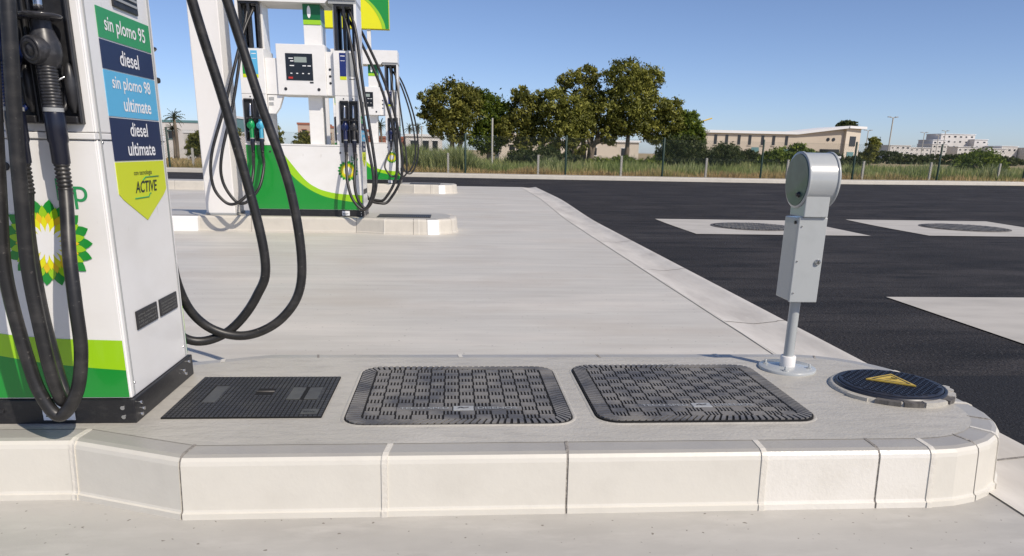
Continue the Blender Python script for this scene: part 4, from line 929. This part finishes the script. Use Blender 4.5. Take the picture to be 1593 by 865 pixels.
tree('leafy_shrub', 'low dark shrub at the foot of the tree row, near the bare concrete pole', 'shrub', 5.6, 48, [(0, 0, .6, 1.2, .8, .7), (1.5, 0, .5, .8, .7, .5), (-1.4, 0, .6, .9, .7, .6)], 'leafD', 90, leaf=.10, seed=14, trunks=[(0, .5, .1)], tr=.06)
tree('leafy_shrub', 'low scrubby green shrub under the largest tree', 'shrub', 10.0, 46, [(0, 0, .4, 1.2, .8, .45), (1.6, 0, .35, .9, .7, .4), (-1.4, 0, .35, .9, .7, .4)], 'leafC', 70, leaf=.10, seed=15, trunks=[(0, .4, .1)], tr=.06)
tree('leafy_shrub', 'dark shrub at the left corner of the long beige building', 'shrub', 22.0, 62, [(0, 0, .8, 1.6, .9, .9), (1.8, 0, .7, 1.2, .7, .7)], 'leafD', 80, leaf=.13, seed=16, trunks=[(0, .5, .1)], tr=.06)
tree('leafy_shrub', 'low dark hedge-like shrub in front of the building beside its low window', 'shrub', 36.5, 80, [(0, 0, .7, 2.2, .9, .9), (3, 0, .6, 2, .7, .8), (-3, 0, .6, 1.6, .7, .9), (5.6, 0, .5, 1.6, .7, .6)], 'leafD', 140, leaf=.17, seed=17, trunks=[(0, .5, .1)], tr=.06)
tree('olive_tree', 'brown grey tree standing just right of the beige building corner', 'tree', 46.3, 84, [(0, 0, 2.0, .6, .8, 1.2), (.35, 0, 2.5, .5, .6, .8), (-.3, 0, 1.2, .6, .7, .8)], 'leafB', 50, leaf=.16, seed=18, trunks=[(0, 2, .1)], group=TG)
tree('leafy_tree', 'small dark tree top showing just above the flat roof of the beige building', 'tree', 50.2, 98, [(0, 0, 5.0, 1.2, 1, .55), (.3, 0, 4.2, .9, .9, .6), (0, 0, 3, .8, .8, .9)], 'leafD', 70, leaf=.18, seed=19, trunks=[(0, 4, 0)], group=TG)
for i, (x, y, s, lb) in enumerate([(-13.6, 60, 1.0, 'round olive tree seen through the opening of the middle dispenser, left of its post'), (-11.2, 60, .85, 'small dark tree seen through the middle dispenser opening, right of the round olive tree'), (-16.3, 58, .95, 'dark tree seen past the left hose tower of the middle dispenser'), (-18.9, 60, .8, 'small dark tree between the teal building and the white column')]):
    tree('olive_tree', lb, 'tree', x, y, [(0, 0, 1.5 * s, .9 * s, .8 * s, .9 * s), (.4, 0, 2.0 * s, .6 * s, .6 * s, .6 * s), (-.3, 0, .9 * s, .8 * s, .7 * s, .6 * s)], 'leafA', 60, leaf=.11, seed=30 + i, trunks=[(0, 1.2, .1)], group='small trees on the left')
# distant hedge lines on the right
for i, (x, y, wd, lb) in enumerate([(62, 130, 9, 'dark scrub strip between the light mast and the white houses'), (84, 150, 10, 'dark scrub strip in front of the white hill town'), (110, 160, 11, 'dark scrub strip at the far right edge of the field')]):
    tree('scrub_thicket', lb, 'scrub', x, y, [(-wd * .6, 0, .9, wd * .5, 1, 1.1), (wd * .1, 0, 1.1, wd * .5, 1, 1.2), (wd * .7, 0, .8, wd * .45, 1, 1.0)], 'leafD', 120, leaf=.28, seed=50 + i, trunks=[(0, .5, 0)], tr=.06)

def palm(x, y, h, label, s=1.0, seed=1):
    root = thing('palm_tree', label, 'palm tree', (x, y, GZ), 'palm trees on the left'); off = root.location.copy(); rnd = random.Random(seed)
    b = MB(off); b.tube([(x, y, GZ), (x + .05, y, GZ + h * .5), (x, y, GZ + h)], .13 * s, 'bark', 8, 4, taper=.10 * s); b.build('trunk', root)
    vs = []; fs = []; at = []
    for k in range(34):
        a = rnd.uniform(0, 2 * PI); el = rnd.uniform(-.7, 1.35); L = rnd.uniform(.6, .85) * s; p = Vector((0, 0, h)); d = Vector((math.cos(a) * math.cos(el), math.sin(a) * math.cos(el), math.sin(el)))
        tone = rnd.random()
        for q in range(6):
            p2 = p + d * L / 6; d = (d + Vector((0, 0, -.20))).normalized(); sdv = d.cross(Vector((0, 0, 1))).normalized() * (.12 * s * (1 - q / 7))
            for sg_ in (1, -1):
                kk = len(vs); vs += [tuple(p), tuple(p2), tuple(p2 + sdv * sg_ - Vector((0, 0, .07 * s)))]; fs.append((kk, kk + 1, kk + 2)); at += [tone] * 3
            p = p2
    me = bpy.data.meshes.new('crown'); me.from_pydata(vs, [], fs); me.materials.append(M['palm']); A = me.attributes.new('rnd', 'FLOAT', 'POINT'); A.data.foreach_set('value', at)
    o = bpy.data.objects.new('crown', me); COL.objects.link(o); o.parent = root
palm(-20.4, 60, 2.95, 'taller palm in front of the pale left buildings, between dispenser and column', 1.0, 1)
palm(-20.95, 61, 2.2, 'shorter palm just left of the taller one', .8, 2)
palm(-5.6, 62, 2.75, 'dark palm seen through the lower opening of the farthest dispenser', .8, 3)
palm(-3.6, 66, 2.7, 'small palm between the farthest dispenser and the left end of the tree row', .7, 4)
palm(-2.9, 66, 2.75, 'small palm at the left edge of the tree row, above the flat roofed shed', .7, 5)

# ------------------------------------------------------------ buildings
def building(name, label, x0, x1, y, z1, dep, wall, wins=(), roof='wroof', over=.15, group=None, extra=None, sill=False, cat='building', base=0.0, rt=.18):
    root = thing(name, label, cat, ((x0 + x1) / 2, y, base), group); off = root.location.copy()
    b = MB(off); b.box(x0, x1, y, y + dep, base - .2, z1, wall); b.build('wall', root)
    b = MB(off); b.box(x0 - over, x1 + over, y - over, y + dep + over, z1 + .002, z1 + rt, roof); rf = b.build('roof', root)
    for (wx0, wx1, wz0, wz1) in wins:
        b = MB(off); b.box(wx0, wx1, y - .03, y + .04, wz0, wz1, 'glassd'); w_ = b.build('window', root)
        b = MB(off); f = .05; b.box(wx0 - f, wx1 + f, y - .05, y - .002, wz1, wz1 + f, roof); b.box(wx0 - f, wx1 + f, y - .06, y - .002, wz0 - f, wz0, roof); b.build('frame', w_)
    return root
# long beige building
X = lambda p: 29.0 + (p - 1094) * .0763
root = thing('office_building', 'long low beige building with narrow windows and a roof rising to the right', 'building', (37, 90, .1)); off = root.location.copy()
b = MB(off); b.box(27.6, 40.2, 90, 98, -.1, 3.62, 'beige'); b.prism([(40.201, 90, -.1), (46.0, 90, -.1), (46.0, 90, 4.35), (40.201, 90, 3.62)], (0, 8, 0), 'beige'); b.build('wall', root)
b = MB(off); b.prism([(46.001, 89.6, -.1), (48.6, 91.2, -.1), (48.6, 91.2, 4.42), (46.001, 89.6, 4.42)], (0, 7, 0), 'beige2'); b.build('corner_block', root)
b = MB(off); b.box(27.3, 40.2, 89.7, 98.3, 3.622, 3.92, 'wroof'); b.prism([(40.201, 89.7, 3.622), (46.2, 89.4, 4.43), (46.2, 89.4, 4.70), (40.201, 89.7, 3.92)], (0, 8.6, 0), 'wroof'); b.prism([(46.201, 89.3, 4.43), (49.2, 91.0, 4.43), (49.2, 91.0, 4.70), (46.201, 89.3, 4.70)], (0, 7.4, 0), 'wroof'); b.build('roof', root)
for p_ in (1094, 1113.6, 1131, 1150.4, 1167.4, 1187.6, 1205, 1225.4):
    b = MB(off); b.box(X(p_) - .17, X(p_) + .17, 89.96, 90.02, 2.35, 3.42, 'glassd'); w_ = b.build('window', root)
    b = MB(off); b.box(X(p_) - .24, X(p_) + .24, 89.90, 89.995, 2.27, 2.345, 'beige2'); b.build('sill', w_)
for (a, c_, z0, z1) in ((34.9, 35.8, 1.5, 2.1), (38.2, 39.5, 1.45, 1.95), (43.2, 45.6, 1.3, 2.05)):
    b = MB(off); b.box(a, c_, 89.96, 90.02, z0, z1, 'glassd' if a > 40 else 'teal'); w_ = b.build('window', root)
    b = MB(off); b.box(a - .05, c_ + .05, 89.90, 89.995, z0 - .08, z0 - .004, 'beige2'); b.build('sill', w_)
for x_ in (44.05, 44.72):
    b = MB(off); b.lathe([(.2, 0), (.2, .05)], (x_, 90.0, 3.15), (0, -1, 0), 'glassd', 16); b.build('round_window', root)
b = MB(off); b.obox((47.25, 90.33, 3.0), (2.6, 1.6, 0), (-1.6, 2.6, 0), .62, .03, .55, 'glassd'); b.build('window', root)
b = MB(off); b.obox((47.1, 90.24, 1.5), (2.6, 1.6, 0), (-1.6, 2.6, 0), .7, .03, .28, 'teal'); b.build('window', root)
# pale building behind the trees
building('storage_building', 'low pale beige building half hidden behind the tree trunks', 4.3, 17.9, 75, 2.15, 6, 'beige2', [(6.5, 7.1, .9, 1.6), (9.2, 9.9, .9, 1.6), (13, 13.8, .9, 1.6), (16.2, 17, .9, 1.6)])
building('gabled_house', 'pale house end showing above the low shrubs, right of the bare concrete pole', 4.1, 6.4, 70, 2.5, 4, 'beige2', [(5.0, 5.5, 1.2, 1.7)], 'beige2')
# hill town to the right
WG = 'white houses of the distant town'
rnd = random.Random(77)
def townhouse(label, x0, x1, y, z0, z1, wall='wwall', rows=2, cols=4, group=WG):
    wins = []; z1 = z0 + (z1 - z0) * .80; x1 += 3.5 * (x0 > 161); x0 += 3.5 * (x0 > 161)
    for r_ in range(rows):
        for c_ in range(cols):
            wx = x0 + (c_ + .5) * (x1 - x0) / cols; hh = (z1 - z0) / rows; wz = z0 + (r_ + .35) * hh
            wins.append((wx - rnd.uniform(.2, .5), wx + rnd.uniform(.2, .5), wz, wz + hh * rnd.uniform(.22, .36)))
    building('town_house', label, x0, x1, y, z1, 9, wall, wins, 'wroof', .2, group, base=z0)
KY = 260
b = MB(); hp = [(130, 0), (150, 1.2), (165, 3.0), (185, 3.6), (215, 3.2), (260, 2.5), (300, 0)]
b.add([(x, 252, -1) for x, z in hp] + [(x, 275, z) for x, z in hp] + [(x, 420, z * .6) for x, z in hp], [[i, i + 1, 7 + i + 1, 7 + i] for i in range(6)] + [[7 + i, 8 + i, 15 + i, 14 + i] for i in range(6)], 'field', True); b.build('hill', kind='structure')
townhouse('low pale apartment row between the light mast and the beige building', 144, 151, 250, 1.0, 6.2, rows=3, cols=4)
townhouse('cream apartment row with a long flat roof, right of the light mast', 151.2, 160.5, 254, .8, 5.6, rows=3, cols=5)
townhouse('white block with a stepped side at the left foot of the hill town', 162.5, 168, 262, 1.5, 7.2, rows=3, cols=3)
townhouse('white block rising left of the tallest hilltop block', 167.6, 172.6, 270, 2.5, 8.9, rows=3, cols=3)
townhouse('tallest white block crowning the hill town', 173.5, 186.5, 275, 3.0, 11.6, rows=4, cols=6)
townhouse('small white tower standing on the right shoulder of the tallest block', 184.5, 189.5, 272, 3.0, 9.4, rows=3, cols=2)
townhouse('wide low white house in front of the tallest block', 172.0, 179.5, 262, 1.8, 6.2, rows=2, cols=4)
townhouse('low white house below the hill town, right of the wide low one', 180, 187.0, 258, 1.4, 5.8, rows=2, cols=3)
townhouse('white villa on the right slope of the hill town', 188.0, 194, 262, 1.2, 7.0, rows=2, cols=3)
townhouse('white house at the far right edge of the town', 194.5, 203, 258, 1.2, 6.4, rows=2, cols=4)
townhouse('grey white house behind the right slope houses', 190, 199, 285, 2.5, 8.2, rows=2, cols=4)
# left background
building('teal_hall', 'teal clad hall behind the palms, far left', -19.9, -18.2, 66, 3.35, 5, 'teal', [(-19.3, -18.9, 2.2, 2.7)], 'wroof', .05)
building('white_hall', 'white industrial building with a dark roof stripe, behind the left palms', -24.5, -20.0, 68, 2.9, 6, 'wwall', [(-23.7, -23.0, 1.6, 2.2), (-22.3, -21.7, 1.6, 2.2), (-21.0, -20.5, 1.4, 1.9)], 'teal', .05)
building('white_hall', 'low white building below the teal hall at the far left', -20.5, -16.6, 62, 2.0, 3, 'wwall', [(-19.9, -19.5, 1.1, 1.5), (-18.9, -18.5, 1.1, 1.5), (-17.9, -17.4, 1.1, 1.5)], 'wroof', .05)
building('town_house', 'pink flat roofed house seen through the middle dispenser opening, left of its post', -14.6, -12.2, 76, 3.15, 5, 'pink', [(-14.2, -13.8, 2.2, 2.7), (-13.3, -12.9, 2.2, 2.7)], 'terra', .06, 'houses seen past the dispensers')
building('town_house', 'cream terraced house in the middle dispenser opening, beside the pink one', -12.0, -9.6, 74, 2.85, 5, 'beige', [(-11.6, -11.2, 1.9, 2.4), (-10.6, -10.2, 1.9, 2.4)], 'terra', .06, 'houses seen past the dispensers')
building('town_house', 'pale house with dark windows seen right of the middle dispenser post', -9.4, -7.8, 72, 2.6, 5, 'wwall', [(-9.1, -8.8, 1.7, 2.2), (-8.4, -8.1, 1.7, 2.2)], 'terra', .06, 'houses seen past the dispensers')
building('brick_shed', 'red brick shed seen through the lower opening of the farthest dispenser', -7.2, -4.0, 66, 1.95, 4, 'terra', [(-6.4, -6.0, 1.2, 1.6)], 'terra', .05)
building('flat_shed', 'flat white roofed shed with green doors, left below the tree row', -3.7, -.9, 62, 2.1, 4, 'wwall', [(-3.3, -2.8, .9, 1.8), (-2.4, -1.9, .9, 1.8), (-1.6, -1.2, .9, 1.8)], 'wroof', .1)
# small black and white barrier board by the fence
b = MB(); 
root = thing('barrier_board', 'short black and white board behind the fence, right of the pedestal drum', 'barrier', (23.4, 47, .1)); off = root.location.copy()
b = MB(off); b.box(21.9, 24.0, 47, 47.15, 1.12, 1.24, 'wtext'); b.build('white_stripe', root)
b = MB(off); b.box(21.9, 24.0, 47, 47.15, .94, 1.118, 'plastic'); b.box(21.9, 24.0, 47, 47.15, 1.242, 1.33, 'plastic'); b.build('black_stripe', root)
for x in (22.2, 23.7): b = MB(off); b.box(x - .05, x + .05, 47.16, 47.26, .1, 1.2, 'cpost'); b.build('post', root)
# poles
def pole(name, label, cat, x, y, h, r, m, head=None, group=None):
    root = thing(name, label, cat, (x, y, GZ), group); off = root.location.copy()
    b = MB(off); b.lathe([(r, -.1), (r * .85, h)], (x, y, GZ), (0, 0, 1), m, 10); b.build('pole', root)
    if head:
        b = MB(off)
        for s in (-1, 1):
            b.tube([(x, y, GZ + h), (x + s * head, y, GZ + h + head * .15)], r * .5, m, 6, 1); b.box(x + s * head - head * .5, x + s * head + head * .3, y - .2, y + .2, GZ + h + head * .1, GZ + h + head * .32, 'grey')
        b.build('lamp_head', root)
pole('utility_pole', 'bare pale concrete pole in front of the tree row', 'pole', 1.95, 39.5, 2.62, .055, 'cpost')
pole('utility_pole', 'slim pale pole left of the tree row beyond the fence', 'pole', -1.65, 42, 2.25, .035, 'cpost')
pole('utility_pole', 'slim pale pole close behind the hoses of the farthest dispenser', 'pole', -3.0, 45, 2.2, .035, 'cpost')
pole('light_mast', 'tall light mast with a double lamp head above the right hand houses', 'light mast', 105, 183, 10.3, .17, 'cpost', .9, 'light masts on the right')
for (x, y, h, lb) in ((124, 200, 7.6, 'short light mast left of the hill town'), (128, 200, 7.0, 'thin light mast in front of the left hill houses'), (133, 205, 8.3, 'light mast just left of the white hill blocks'), (95.5, 176, 7.0, 'light mast just right of the beige building')):
    pole('light_mast', lb, 'light mast', x, y, h, .11, 'cpost', .7, 'light masts on the right')
root = thing('tower_crane', 'tiny yellowish tower crane far behind the right end of the tree row', 'crane', (84, 265, 0)); off = root.location.copy()
b = MB(off); b.box(83.3, 83.9, 265, 265.6, 0, 11.9, 'signyel'); b.build('mast', root)
b = MB(off); b.tube([(80.5, 265.3, 10.6), (83.6, 265.3, 11.6), (88.0, 265.3, 13.0)], .22, 'signyel', 6, 1); b.build('jib', root)
